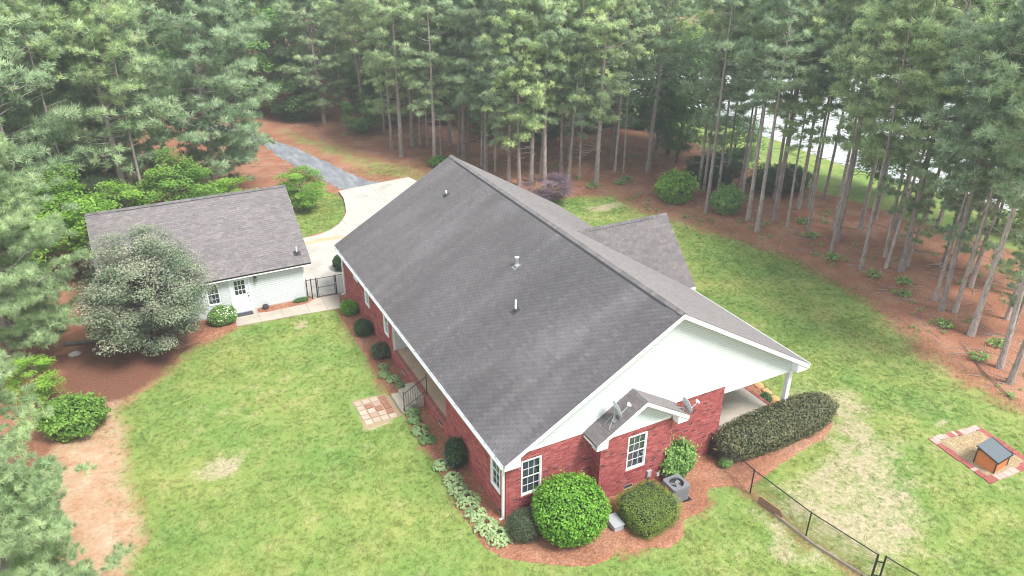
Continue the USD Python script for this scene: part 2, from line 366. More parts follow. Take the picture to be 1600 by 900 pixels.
def prism(poly2, o, u, v, w):
    """A polygon in (u, v) coordinates, extruded along w."""
    m = trimesh.creation.extrude_polygon(poly2, 1.0, engine='earcut')
    P = np.asarray(m.vertices); u, v, w = map(lambda x: np.asarray(x, float), (u, v, w))
    X = np.asarray(o, float) + P[:, :1] * u + P[:, 1:2] * v + P[:, 2:] * w
    f = np.asarray(m.faces)
    if np.dot(np.cross(u, v), w) < 0: f = f[:, ::-1]
    return X, f

def rbox(lo, hi, r):
    """A box with rounded vertical edges and a soft top."""
    lo, hi = np.asarray(lo, float), np.asarray(hi, float)
    p = sbox(lo[0] + r, lo[1] + r, hi[0] - r, hi[1] - r).buffer(r, quad_segs=4)
    m = trimesh.creation.extrude_polygon(p, hi[2] - lo[2], engine='earcut'); m.apply_translation((0, 0, lo[2]))
    return m

# ------------------------------------------------------------------ terrain
S_ = lambda t: (lambda q: q * q * (3 - 2 * q))(np.clip(t, 0, 1))
LAKE = Polygon([(44, 63), (46.5, 52), (50, 46), (50.6, 38), (50.0, 29.4), (50.9, 22.8), (52.2, 17.5), (53.0, 12.5), (55, 2), (57, -18), (140, -30), (136, 30), (120, 60), (96, 84), (70, 84), (52, 70)]).buffer(2).buffer(-2)
def lake_sd(P):
    pts = shapely.points(P[..., 0], P[..., 1])
    d = shapely.distance(LAKE, pts); return np.where(d > 0, -d, shapely.distance(LAKE.boundary, pts))
def terrain(P):
    P = np.asarray(P, float); x, y = P[..., 0], P[..., 1]
    h = -0.45 * S_((x - 1) / 9)
    sd = lake_sd(P)
    h = h - 1.0 * S_((sd + 11) / 11) - 1.2 * S_(sd / 4)
    far = np.hypot(x - 8, y - 15)
    h = h + 0.05 * (meshkit.fbm(np.stack([x / 6, y / 6, 0 * x], -1), 3, 5) - 0.5) * np.clip((np.hypot(x - 6, y - 12) - 15) / 10, 0, 1)
    return h + 3.5 * S_((far - 120) / 140)
def tz(x, y): return float(terrain(np.array([[x, y]]))[0])

P_ = lambda *a: Polygon(a)
HOUSE = sbox(0, 0, 14.3, 20.95)
YARD_LEFT = P_((-12.4, 0), (-12.5, 3.4), (-12.4, 7), (-12.9, 11.5), (-12.7, 14.2), (-10.3, 16.6), (-7.9, 18.7), (-6.3, 19.7), (-0.9, 19.3), (-1.1, 9), (-1.1, -1), (0, -2.2), (4, -3.4), (9.6, -1.6), (9.9, -9), (10, -24), (-12, -24))
YARD_RIGHT = P_((9.9, -1.5), (10, -24), (34, -24), (26.5, -9), (24.9, -4.5), (24.7, -1.4), (25.6, 2.2), (27.7, 7), (28.4, 12.7), (26.8, 18.0), (24.6, 24.5), (24.2, 29.0), (20.9, 30.2), (17, 31), (14, 32), (13, 20), (13, 0))
ISLAND = P_((0.0, 30.4), (1.7, 30.8), (3.2, 32.4), (4.2, 35.4), (4.5, 38.2), (3.2, 39.8), (1.2, 41.5), (-1.5, 40), (-2.5, 34), (-2.3, 30.4))
VERGE = P_((4.0, 54), (2.6, 61), (5.5, 60.5), (10, 51), (12.6, 45), (14.4, 39.6), (14, 35), (12.5, 35.5), (9.5, 40.3), (7.6, 42.3), (7.0, 45))
TAN = P_((16.3, 2.6), (17.6, 2.4), (19.0, 0.9), (19.0, -1.5), (17.8, -3.6), (15.6, -5.6), (14.2, -8), (10.6, -8), (10.1, -6), (9.9, -3.5), (12.5, -2.4), (15.6, -1.4), (16.6, 0.6))
TAN_LEFT = P_((9.8, -3.2), (9.95, -7.4), (9.0, -7.2), (7.9, -5.4), (8.9, -3.8))
DIRT = P_((-11.9, 0), (-12.0, 6.6), (-12.7, 11.5), (-12.6, 15.0), (-14.6, 15.3), (-15.4, 12.5), (-15.2, 4.5), (-15, 0))
DARK_SOIL = P_((-15, 20.5), (-14.4, 14.8), (-12.4, 15.2), (-10.2, 16.8), (-8.4, 18.6), (-9.5, 21), (-13, 22))  # darker red-brown soil round the stone and log
BANK = LAKE.buffer(10.5)
def inside(poly, X, soft):
    pts = shapely.points(X[:, 0], X[:, 1])
    d = shapely.distance(poly, pts); sd = np.where(d > 0, -d, shapely.distance(poly.boundary, pts))
    return np.clip(0.5 + sd / (2 * soft), 0, 1)
BALD = [(-9.1, 7.9, 1.05, 0.8), (-3.2, 18.4, 0.5, 0.22), (-2.6, 7.7, 0.7, 0.4), (17.6, 8.5, 0.5, 2.0), (16.4, 4.6, 0.5, 1.0), (21.0, -3.2, 0.4, 0.25), (22.6, 27.0, 1.6, 0.8)]
def zones(X):
    """(grass, thatch, clay, bare, dark soil) at the points."""
    X = np.asarray(X, float)
    wob = np.stack([meshkit.fbm(np.stack([X[:, 0] / 1.8, X[:, 1] / 1.8, 0 * X[:, 0] + k], -1), 3, 11 + k) - 0.5 for k in (0, 7)], -1)
    Y = X[:, :2] + wob * 1.3
    grass = np.maximum.reduce([inside(YARD_LEFT, Y, 1.0), inside(YARD_RIGHT, Y, 1.6) * 0.97, inside(ISLAND, X, 0.05), inside(VERGE, Y, 2.2) * 0.52, inside(BANK, Y, 1.2)])
    thatch = np.maximum(inside(TAN, Y, 1.2) * 0.62, inside(TAN_LEFT, Y, 0.8) * 0.55)
    thatch = np.maximum(thatch, (0.08 + 0.45 * np.clip(meshkit.fbm(np.column_stack([Y / 4.0, 0 * Y[:, 0]]), 3, 33) - 0.42, 0, 0.4)) * inside(YARD_LEFT.union(YARD_RIGHT), Y, 1.0))
    clay = inside(DIRT, Y, 0.9) * 0.95
    bare = np.zeros(len(X))
    for x, y, a, b in BALD:
        q = np.hypot((Y[:, 0] - x) / a, (Y[:, 1] - y) / b)
        thatch = np.maximum(thatch, np.clip(1.5 - q, 0, 1) * 0.72)
    soil = inside(DARK_SOIL, Y, 0.8)
    return grass, thatch, clay, bare, soil

def axis(lo, hi, step, far):
    core = np.arange(lo, hi + 1e-6, step); out = np.geomspace(step, far, 26).cumsum()
    out = out[out < far]
    return np.concatenate([(lo - out)[::-1], core, hi + out])
gx, gy = axis(-30, 60, 0.32, 700.0), axis(-22, 66, 0.32, 700.0)
GX, GY = np.meshgrid(gx, gy, indexing='ij'); GP = np.stack([GX.ravel(), GY.ravel()], -1)
gz = terrain(GP)
i, j = np.meshgrid(np.arange(len(gx) - 1), np.arange(len(gy) - 1), indexing='ij'); q = (i * len(gy) + j).ravel()
GF = np.vstack([np.stack([q, q + len(gy), q + len(gy) + 1], 1), np.stack([q, q + len(gy) + 1, q + 1], 1)])
gr = obj('ground', (np.column_stack([GP, gz]), GF), 'ground', smooth=True)
tag(gr, 'lawn, bare clay and pine straw ground of the whole plot', None, None, 'structure')
za, zt, zc, zb_, zs = zones(GP)
for nm, arr in (('zone', np.column_stack([za, zt, zc])), ('zone_b', np.column_stack([zb_, zs, zb_]))):
    UsdGeom.PrimvarsAPI(UsdGeom.Mesh(gr)).CreatePrimvar(nm, T.Color3fArray, 'vertex').Set(Vt.Vec3fArray.FromNumpy(arr.astype(np.float32)))

lk = obj('lake', prism(LAKE, (0, 0, -1.60), (1, 0, 0), (0, 1, 0), (0, 0, 0.02)), 'water')
tag(lk, 'pale still lake beyond the pine trunks at the right', None, None, 'structure')

def mound(poly, res, height, rough, seed=0, over=0.08, edge=0.18):
    """A sheet over the terrain within a polygon, raised in the middle and running into the ground at its edge."""
    x0, y0, x1, y1 = poly.buffer(over).bounds
    xs, ys = np.arange(x0, x1 + res, res), np.arange(y0, y1 + res, res)
    X, Y = np.meshgrid(xs, ys, indexing='ij'); P = np.stack([X.ravel(), Y.ravel()], -1)
    n = meshkit.fbm(np.stack([P[:, 0] / 0.5, P[:, 1] / 0.5, 0 * P[:, 0] + seed], -1), 3, seed)
    pts = shapely.points(P[:, 0], P[:, 1]); d = shapely.distance(poly, pts)
    sd = np.where(d > 0, -d, shapely.distance(poly.boundary, pts)) + (n - 0.5) * 0.12
    z = terrain(P) + np.where(sd > 0, 0.012 + (height - 0.012) * S_(sd / edge), 0.012 + sd * 1.0) + (n - 0.5) * rough
    i, j = np.meshgrid(np.arange(len(xs) - 1), np.arange(len(ys) - 1), indexing='ij'); q = (i * len(ys) + j).ravel(); w = len(ys)
    F = np.vstack([np.stack([q, q + w, q + w + 1], 1), np.stack([q, q + w + 1, q + 1], 1)])
    F = F[(sd[F] > -over).all(1)]
    u, inv = np.unique(F, return_inverse=True)
    return np.column_stack([P, z])[u], inv.reshape(-1, 3)

def struct(name, mesh, mat, label, parent=None, **kw):
    return tag(obj(name, mesh, mat, parent, **kw), label, None, None, 'structure')

# beds of pine straw
BED = P_((-0.25, 20.85), (-0.6, 19.2), (-1.08, 18.6), (-1.13, 14.8), (-1.1, 10.8), (-1.15, 9.4), (-1.1, 7.4), (-1.1, 4.4), (-1.3, 1.2), (-1.28, -0.9), (-0.7, -1.85), (0.65, -2.75), (1.6, -3.35), (2.4, -3.35), (3.1, -3.0), (3.8, -3.35), (4.9, -3.8), (5.7, -3.5), (6.3, -2.8), (7.2, -2.7), (8.0, -2.2), (8.4, -1.75), (9.3, -2.0), (9.7, -2.5), (10.2, -2.35), (12.5, -1.9), (15.2, -1.5), (16.4, -0.9), (16.5, 0.0), (15.6, 0.35), (9.8, 0.2), (0.2, 0.2), (0.2, 20.85)).buffer(0.25).buffer(-0.25)
struct('mulch_bed', mound(BED, 0.10, 0.055, 0.05, 3), 'straw', 'pine straw bed wrapping round the brick house', smooth=True)
PORCH_BED = P_((14.3, 1.0), (15.3, 1.2), (15.5, 3.4), (15.2, 6.6), (14.3, 6.9))
struct('mulch_bed', mound(PORCH_BED, 0.12, 0.06, 0.05, 5), 'straw', 'small pine straw bed beyond the covered patio', smooth=True)
GARAGE_BED = P_((-5.1, 21.3), (-5.05, 20.72), (-4.5, 20.66), (-2.9, 20.72), (-2.1, 20.95), (-1.75, 21.25), (-2.1, 21.6))
struct('mulch_bed', mound(GARAGE_BED, 0.08, 0.05, 0.03, 6, edge=0.1), 'straw', 'narrow pine straw bed between garage wall and walkway', smooth=True)
MAPLE_BED = P_((-6.4, 21.3), (-6.5, 19.8), (-7.6, 19.35), (-8.6, 18.9), (-9.6, 18.6), (-10.6, 19.4), (-10.4, 21.3))
struct('mulch_bed', mound(MAPLE_BED, 0.12, 0.05, 0.05, 8), 'straw', 'pine straw bed under the big bush by the garage window', smooth=True)
# gravel drive
GRAVEL = P_((5.16, 38.75), (3.44, 44.5), (2.2, 49.8), (1.7, 55), (-1.9, 61.2), (-6, 66), (-4.5, 67.5), (-0.2, 63.2), (2.8, 56.3), (4.6, 52.2), (6.0, 47.4), (7.0, 43.6), (7.9, 41.0), (9.3, 39.9), (10.7, 39.4), (10.4, 39.0))
struct('gravel_drive', mound(GRAVEL, 0.25, 0.05, 0.05, 9, edge=0.4), 'gravel', 'grey blue gravel drive curving back into the woods', smooth=True)

# concrete driveway, cut into slabs by joints
DRIVE = P_((4.6, 38.5), (10.8, 39.25), (11.5, 36), (11.6, 28), (11.6, 21.4), (0.05, 21.05), (-0.35, 21.08), (-1.9, 21.12), (-2.15, 21.3), (-2.15, 29.2), (-1.9, 30.2), (0.0, 30.26), (1.0, 30.4), (1.9, 30.9), (2.7, 31.7), (3.3, 32.6), (3.8, 33.7), (4.2, 35.3), (4.5, 36.8))
dv = thing('driveway', 'pale concrete driveway between the garage and the brick house', None, (2, 28, 0), kind='structure')
def split(poly, lines, gap=0.012):
    for ln in lines: poly = poly.difference(LineString(ln).buffer(gap / 2, cap_style=2))
    return list(getattr(poly, 'geoms', [poly]))
for s in split(DRIVE, [[(-5, 26.2), (14, 26.2)], [(-5, 31.2), (14, 31.2)], [(2, 35.6), (14, 35.6)], [(3.1, 20), (3.1, 40)], [(7.2, 20), (7.2, 40)]]):
    obj('slab', prism(s, (0, 0, -0.1), (1, 0, 0), (0, 1, 0), (0, 0, 0.125)), 'drive_concrete', dv)
WALK = P_((-6.45, 19.72), (-3.4, 19.5), (-0.75, 19.22), (-0.45, 20.95), (-1.75, 21.02), (-1.85, 20.95), (-2.4, 20.62), (-4.6, 20.6), (-5.1, 20.72), (-5.1, 21.22), (-6.3, 21.22))
wk = thing('walkway', 'narrow concrete walkway from the gate to the garage door', None, (-3.5, 20.2, 0), kind='structure')
for s in split(WALK, [[(-5.15, 19), (-5.15, 22)], [(-3.9, 19), (-3.85, 22)], [(-2.5, 19), (-2.4, 22)], [(-1.5, 19), (-1.45, 21.5)]]):
    obj('slab', prism(s, (0, 0, -0.08), (1, 0, 0), (0, 1, 0), (0, 0, 0.115)), 'walk_concrete', wk)

# ------------------------------------------------------------------ builders for the buildings
def brick_wall(o, u, n, length, z0, z1, holes=(), seed=0, top=None, soldier=None):
    """Running-bond bricks on the wall that starts at O and runs along U, facing N. HOLES: (a0, a1, z0, z1). TOP(a): height limit."""
    r = np.random.default_rng(seed); bl, bh, gap = 0.198, 0.058, 0.012
    O, U, V, W, tint = [], [], [], [], []
    u, n = np.array(u, float), np.array(n, float)
    tones = np.array([(0.33, 0.070, 0.068), (0.36, 0.085, 0.080), (0.29, 0.058, 0.060), (0.40, 0.115, 0.105), (0.24, 0.05, 0.055), (0.085, 0.037, 0.043)])
    k = 0; z = z0
    while z < z1 - 0.02:
        hgt = min(bh, z1 - z); cut = sorted((h[0], h[1]) for h in holes if h[2] < z + hgt * 0.6 and h[3] > z + hgt * 0.4)
        a = -(k % 2) * (bl + gap) / 2
        while a < length:
            spans = [(max(a, 0), min(a + bl, length))]
            for c0, c1 in cut:
                spans = [s for x0, x1 in spans for s in ((x0, min(x1, c0)), (max(x0, c1), x1)) if s[1] - s[0] > 0.02]
            for x0, x1 in spans:
                if x1 - x0 < 0.02 or (top is not None and z + hgt > top((x0 + x1) / 2)): continue
                p = 0.010 + r.uniform(-0.0025, 0.0025)
                O.append(np.array(o) + u * x0 + np.array([0, 0, z]) - n * 0.01); U.append(u * (x1 - x0)); V.append((0, 0, hgt)); W.append(n * (0.01 + p))
                t = tones[r.choice(6, p=[0.3, 0.25, 0.19, 0.13, 0.10, 0.03])] * r.uniform(0.88, 1.12); tint.append(t)
            a += bl + gap
        z += bh + gap; k += 1
    v, f = boxes(O, U, V, W)
    return v, f, np.repeat(np.array(tint), 8, 0)

def wall_back(o, u, n, length, z0, z1, holes=(), thick=0.16):
    poly = sbox(0, z0, length, z1)
    for h in holes: poly = poly.difference(sbox(h[0], h[2], h[1], h[3]))
    return prism(poly, np.array(o, float), u, (0, 0, 1), -np.array(n, float) * thick)

def window(parent, c, u, n, w, h, cols, rows, sashes=2, blind=0.0, label=None, casing=0.05):
    """A sash window; C is the middle of its sill on the face of the wall. The frame is the part; panes, grilles and sashes its sub-parts."""
    c, u, n = (np.array(x, float) for x in (c, u, n)); up = np.array([0, 0, 1.0])
    P = lambda a, z, d: c + u * a + up * z + n * d
    fr = MB(); t = casing
    for a0, a1, z0, z1 in ((-w / 2, -w / 2 + t, 0, h), (w / 2 - t, w / 2, 0, h), (-w / 2 + t, w / 2 - t, h - t, h), (-w / 2 + t, w / 2 - t, 0, t)):
        fr.obox(P(a0, z0, -0.09), u * (a1 - a0), up * (z1 - z0), n * 0.115)
    win = obj('window', fr.get(), 'white_trim', parent, label=label)
    iw, ih = w - 2 * t, h - 2 * t
    for s in range(sashes):
        z0 = t + ih * s / sashes; sh = ih / sashes; d = -0.035 if s == 0 else -0.015; r = 0.028
        sa = MB()
        for a0, a1, y0, y1 in ((-iw / 2, -iw / 2 + r, 0, sh), (iw / 2 - r, iw / 2, 0, sh), (-iw / 2 + r, iw / 2 - r, 0, r), (-iw / 2 + r, iw / 2 - r, sh - r, sh)):
            sa.obox(P(a0, z0 + y0 + 0.001, d - 0.02), u * (a1 - a0), up * (y1 - y0 - 0.002), n * 0.03)
        obj('sash', sa.get(), 'white_trim', win)
        gw, gh, m = (iw - 2 * r) / cols, (sh - 2 * r) / rows, 0.013
        gm = MB()
        for k in range(1, cols): gm.obox(P(-iw / 2 + r + gw * k - m / 2, z0 + r, d - 0.012), u * m, up * (sh - 2 * r), n * 0.016)
        for k in range(1, rows):
            for q in range(cols): gm.obox(P(-iw / 2 + r + gw * q + m / 2, z0 + r + gh * k - m / 2, d - 0.012), u * (gw - m), up * m, n * 0.016)
        obj('grille', gm.get(), 'white_trim', win)
        for q in range(cols):
            for k in range(rows):
                b = MB().obox(P(-iw / 2 + r + gw * q + 0.009, z0 + r + gh * k + 0.009, d - 0.008), u * (gw - 0.018), up * (gh - 0.018), n * 0.004)
                obj('pane', b.get(), 'glass', win)
    rm = MB().obox(P(-w / 2 + 0.01, 0.01, -0.155), u * (w - 0.02), up * (h - 0.02), n * 0.02)
    for a in (-w / 2 + 0.012, w / 2 - 0.022): rm.obox(P(a, 0.01, -0.135), u * 0.01, up * (h - 0.02), n * 0.04)
    rm.obox(P(-w / 2 + 0.02, 0.01, -0.135), u * (w - 0.04), up * 0.01, n * 0.04); rm.obox(P(-w / 2 + 0.02, h - 0.02, -0.135), u * (w - 0.04), up * 0.01, n * 0.04)
    obj('recess', rm.get(), 'dark_room', win)
    if blind:
        b = MB(); k = 0; z = h - t - 0.03
        while z > h - t - blind * ih:
            b.obox(P(-iw / 2 + 0.01, z, -0.085), u * (iw - 0.02), up * 0.004 + n * 0.0, n * 0.03 + up * 0.022); z -= 0.036
        obj('blind', b.get(), 'blind', win)
    return win

def sill_bricks(parent, c, u, n, w, seed):
    r = np.random.default_rng(seed); c, u, n = (np.array(x, float) for x in (c, u, n)); k = int(round((w + 0.1) / 0.073))
    st = (w + 0.1) / k
    for q in range(k):
        o = c + u * (-(w + 0.1) / 2 + q * st + 0.004) + n * -0.01
        v, f = boxes([o], [u * (st - 0.009)], [n * 0.055 + np.array([0, 0, -0.018])], [(0, 0, -0.085)])
        obj('sill_brick', (v, f), 'brick', parent, tint=np.tile(np.array([0.29, 0.06, 0.055]) * r.uniform(0.8, 1.2), (8, 1)))

SH_TONES = np.array([(0.125, 0.112, 0.118), (0.145, 0.13, 0.135), (0.105, 0.095, 0.102), (0.165, 0.148, 0.15), (0.088, 0.08, 0.088), (0.14, 0.12, 0.115)])
def stain(P, kind, seed):
    if kind == 'streaks':        # weathered bands that run down the slope
        a = 0.5 * meshkit.fbm(np.stack([P[:, 1] / 1.7 + P[:, 0] * 0.1, P[:, 0] / 4.0, 0 * P[:, 0] + 9], -1), 3, seed + 9) + 0.5 * meshkit.fbm(np.stack([P[:, 1] / 0.45 + P[:, 0] * 0.06, P[:, 0] / 3.5, 0 * P[:, 0]], -1), 4, seed)
        b = meshkit.fbm(np.stack([P[:, 1] / 4.0, P[:, 0] / 3.0, 0 * P[:, 0] + 5], -1), 3, seed + 3)
        k = 1 + 2.0 * np.maximum(a - 0.5, 0) + 1.1 * np.minimum(a - 0.5, 0) + 0.3 * (b - 0.5)
        return np.clip(k, 0.72, 1.7)
    return 1 + 0.3 * (meshkit.fbm(P / 2.5, 3, seed) - 0.5)

def shingle_field(o, u, v, lu, lv, seed, kind='plain', tone=1.0):
    """Shingle tabs over a rectangular slope: O its lower corner, U along the eave, V up the slope. Returns boxes with one tint each."""
    r = np.random.default_rng(seed); o, u, v = (np.array(x, float) for x in (o, u, v)); n = np.cross(u, v); n /= np.linalg.norm(n)
    if n[2] < 0: n = -n
    ex = 0.142; tabs = kind == 'streaks'; O, U, V, W = [], [], [], []
    rows = int(math.ceil(lv / ex))
    for k in range(rows):
        b = min(k * ex, lv); l = min(ex + 0.03, lv - b + 0.005)
        if l < 0.02: continue
        a = -(0.1525 * (k % 2) + 0.02) if tabs else -r.uniform(0, 0.3) - 0.02
        while a < lu + 0.012:
            wd = 0.305 if tabs else r.choice([0.23, 0.30, 0.30, 0.36]); x0, x1 = max(a, -0.02), min(a + wd - (0.022 if tabs else 0.006), lu + 0.02)
            if x1 - x0 > 0.02:
                t = 0.021 if tabs else r.uniform(0.010, 0.017)
                O.append(o + u * x0 + v * (b - (0.02 if k == 0 else 0)) + n * (0.012 + 0.0)); U.append(u * (x1 - x0)); V.append(v * l - n * 0.011); W.append(n * t)
            a += wd
    O, U, V, W = map(np.array, (O, U, V, W))
    mid = O + U / 2 + V / 2
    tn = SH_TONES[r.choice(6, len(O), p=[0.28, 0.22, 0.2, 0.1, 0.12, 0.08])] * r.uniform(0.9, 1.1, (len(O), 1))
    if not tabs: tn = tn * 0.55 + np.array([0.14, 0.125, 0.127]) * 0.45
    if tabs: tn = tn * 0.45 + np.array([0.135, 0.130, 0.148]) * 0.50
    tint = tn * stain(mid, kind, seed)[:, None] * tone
    return O, U, V, W, tint, mid

def lay_shingles(roof, fields, singles=0):
    O, U, V, W, Tn, Md = (np.concatenate([f[k] for f in fields]) for k in range(6))
    near = np.argsort(np.linalg.norm(Md - c_p, axis=1))
    px = to_pixel(Md); vis = (px[:, 0] > 0) & (px[:, 0] < 1600) & (px[:, 1] > 0) & (px[:, 1] < 900) & (np.einsum('ij,ij->i', W, c_p - Md) > 0)
    near = near[vis[near]][:singles]; rest = np.ones(len(O), bool); rest[near] = False
    for q in near:
        obj('shingle', boxes(O[q:q + 1], U[q:q + 1], V[q:q + 1], W[q:q + 1]), 'shingle', roof, tint=np.tile(Tn[q], (8, 1)))
    v, f = boxes(O[rest], U[rest], V[rest], W[rest])
    obj('shingles', (v, f), 'shingle', roof, tint=np.repeat(Tn[rest], 8, 0), kind='stuff')

def ridge_caps(roof, a, b, slope_dirs, n, seed, raise_=0.02, wd=0.15):
    a, b = np.array(a, float), np.array(b, float); r = np.random.default_rng(seed); d = (b - a) / n
    for q in range(n):
        m = MB(); t = np.array([0.14, 0.13, 0.135]) * r.uniform(0.75, 1.2)
        for s in slope_dirs:
            s = np.array(s, float); nn = np.cross(d, s); nn /= np.linalg.norm(nn); nn = nn if nn[2] > 0 else -nn
            m.obox(a + d * q + np.array([0, 0, raise_]), d * 1.12 + nn * 0.006, s * wd, nn * 0.012)
        g = m.get(); obj('ridge_cap', g, 'shingle', roof, tint=np.tile(t, (len(g[0]), 1)))

def board_gable(parent, o, u, n, zs, left, right, ex, mat='white_vinyl', name='siding_board'):
    """Lapped boards from zs[0] to zs[1]; LEFT(z), RIGHT(z) give the ends along u."""
    o, u, n = (np.array(x, float) for x in (o, u, n)); z = zs[0]
    while z < zs[1] - 0.01:
        zn = min(z + ex, zs[1]); z1 = max(zn - 0.024, z + 0.02); a0, a1, b0, b1 = left(z), right(z), left(z1), right(z1)
        if a1 - a0 > 0.05:
            b0, b1 = (b0, b1) if b1 > b0 else ((b0 + b1) / 2,) * 2
            Q = lambda a, zz, d: o + u * a + np.array([0, 0, zz]) + n * d
            P = np.array([Q(a0, z, 0), Q(a1, z, 0), Q(b1, z1, 0), Q(b0, z1, 0), Q(a0, z, 0.016), Q(a1, z, 0.016), Q(b1, z1, 0.012), Q(b0, z1, 0.012)])
            f = BF if np.dot(np.cross(P[1] - P[0], P[3] - P[0]), P[4] - P[0]) > 0 else BF[:, ::-1]
            obj(name, (P, f), mat, parent)
        z = zn

def gutter(parent, a, b, out, w=0.12, h=0.11, straps=True, name='gutter'):
    a, b, out = (np.array(x, float) for x in (a, b, out)); d = b - a; up = np.array([0, 0, 1.0]); m = MB()
    m.obox(a, d, out * w, up * 0.006); m.obox(a + up * 0.006, d, out * 0.006, up * (h - 0.006)); m.obox(a + out * (w - 0.006) + up * 0.006, d, out * 0.012, up * (h - 0.012))
    u = d / np.linalg.norm(d)
    m.obox(a + up * 0.006 + out * 0.006, u * 0.006, out * (w - 0.012), up * (h - 0.012)); m.obox(b - u * 0.006 + up * 0.006 + out * 0.006, u * 0.006, out * (w - 0.012), up * (h - 0.012))
    gt = obj(name, m.get(), 'white_trim', parent)
    if straps:
        for q in np.arange(0.6, np.linalg.norm(d), 0.9): obj('strap', MB().obox(a + u * q + up * (h - 0.02) + out * 0.006, u * 0.03, out * (w - 0.012), up * 0.01).get(), 'steel', gt)
    return gt

# ------------------------------------------------------------------ the brick house
WX, LY, HE, HR, OV, OG = 14.4, 20.95, 2.99, 7.33, 0.25, 0.38
RX = WX / 2; SL = (HR - HE) / (RX + OV); zroof = lambda x: HE + SL * (min(x, WX - x) + OV)
hs = thing('brick_house', 'long red brick house with grey shingle roof and white gable', 'house', (7.2, 10.5, 0))
WB = 10.21                       # the brick part of the gable wall ends here; the covered patio follows
GB, TOPB = -0.75, 2.98
# gable wall
gh = [(0.63, 1.49, 0.95, 2.60)]
hw = obj('gable_wall', wall_back((0, 0, 0), (1, 0, 0), (0, -1, 0), WB, GB, TOPB, gh), 'mortar', hs)
v, f, t = brick_wall((0, 0, 0), (1, 0, 0), (0, -1, 0), WB, GB, TOPB - 0.01, gh + [(3.72, 7.1, -1, 2.9), (1.55, 1.98, 0.08, 0.25), (8.6, 9.0, 0.0, 0.2)], 1)
obj('brickwork', (v, f), 'brick', hw, tint=t, kind='stuff')
# left wall, with the porch recess between y 5.6 and 12.4
PY0, PY1, PD, PZ = 5.6, 12.4, 2.2, 0.72
lh1 = [(0.42, 1.22, 0.95, 2.60)]
lw = obj('side_wall', wall_back((0, 0, 0), (0, 1, 0), (-1, 0, 0), PY0, GB, 2.74, lh1), 'mortar', hs)
v, f, t = brick_wall((0, 0.012, 0), (0, 1, 0), (-1, 0, 0), PY0 - 0.012, GB, 2.73, lh1 + [(0.2, 0.6, 0.05, 0.22)], 2)
obj('brickwork', (v, f), 'brick', lw, tint=t, kind='stuff')
lh2 = [(12.95 - PY1, 13.65 - PY1, 1.15, 2.5), (16.0 - PY1, 16.75 - PY1, 1.35, 2.55), (18.0 - PY1, 18.7 - PY1, 2.0, 2.6)]
lw2 = obj('side_wall', wall_back((0, PY1, 0), (0, 1, 0), (-1, 0, 0), LY - PY1, GB, 2.74, lh2), 'mortar', hs)
v, f, t = brick_wall((0, PY1, 0), (0, 1, 0), (-1, 0, 0), LY - PY1, GB, 2.73, lh2, 3)
obj('brickwork', (v, f), 'brick', lw2, tint=t, kind='stuff')
# porch: slab, brick skirt, end walls and back wall
pw = obj('porch_skirt', wall_back((0, PY0, 0), (0, 1, 0), (-1, 0, 0), PY1 - PY0, GB, PZ - 0.09), 'mortar', hs)
v, f, t = brick_wall((0, PY0, 0), (0, 1, 0), (-1, 0, 0), PY1 - PY0, GB, PZ - 0.095, [(0.5, 0.9, 0.25, 0.42), (5.2, 5.6, 0.25, 0.42)], 4)
obj('brickwork', (v, f), 'brick', pw, tint=t, kind='stuff')
r_ = np.random.default_rng(5); q = 0.0; k = 0
while q < PY1 - PY0 - 0.01:      # header course that edges the porch floor
    v, f = boxes([(-0.03, PY0 + q, PZ - 0.088)], [(0.2, 0, 0)], [(0, 0.0925, 0)], [(0, 0, 0.085)])
    obj('edge_brick', (v, f), 'brick', pw, tint=np.tile(np.array([0.33, 0.12, 0.10]) * r_.uniform(0.8, 1.2), (8, 1))); q += 0.1021
obj('porch_floor', MB().box((0.17, PY0 + 0.01, PZ - 0.12), (PD, PY1 - 0.01, PZ - 0.004)).get(), 'porch_concrete', hs)
for nm, o, mt in (('porch_end_wall', (0.0, PY1 + 0.17, 0), 'white_vinyl'),):
    obj(nm, MB().box((0.16, PY1 + 0.005, PZ), (PD + 0.1, PY1 + 0.15, 2.74)).get(), 'mortar', hs)
    ew = obj('porch_siding', MB().box((0.0, PY1 - 0.024, PZ), (0.11, PY1 - 0.004, 2.72)).get(), 'white_trim', hs)
    board_gable(ew, (0.11, PY1 + 0.004, 0), (1, 0, 0), (0, -1, 0), (PZ, 2.72), lambda z: 0, lambda z: PD - 0.11, 0.11)
obj('porch_end_wall', MB().box((0.16, PY0 - 0.16, PZ), (PD + 0.1, PY0 - 0.002, 2.74)).get(), 'mortar', hs)
v, f, t = brick_wall((0.02, PY0 - 0.002, 0), (1, 0, 0), (0, 1, 0), PD - 0.02, PZ, 2.72, (), 6)
obj('brickwork', (v, f), 'brick', hs, tint=t, kind='stuff')
bk = obj('porch_back_wall', MB().box((PD, PY0 - 0.16, GB), (PD + 0.1, PY1 + 0.15, 2.75)).get(), 'mortar', hs)
v, f, t = brick_wall((PD, PY0, 0), (0, 1, 0), (-1, 0, 0), PY1 - PY0, PZ, 2.72, (), 7)
obj('brickwork', (v, f), 'brick', bk, tint=t, kind='stuff')
obj('porch_beam', MB().box((0.0, PY0 + 0.001, 2.52), (0.15, PY1 - 0.03, 2.74)).get(), 'white_trim', hs)
obj('porch_ceiling', MB().box((0.15, PY0 + 0.001, 2.66), (PD, PY1 - 0.03, 2.70)).get(), 'white_vinyl', hs)
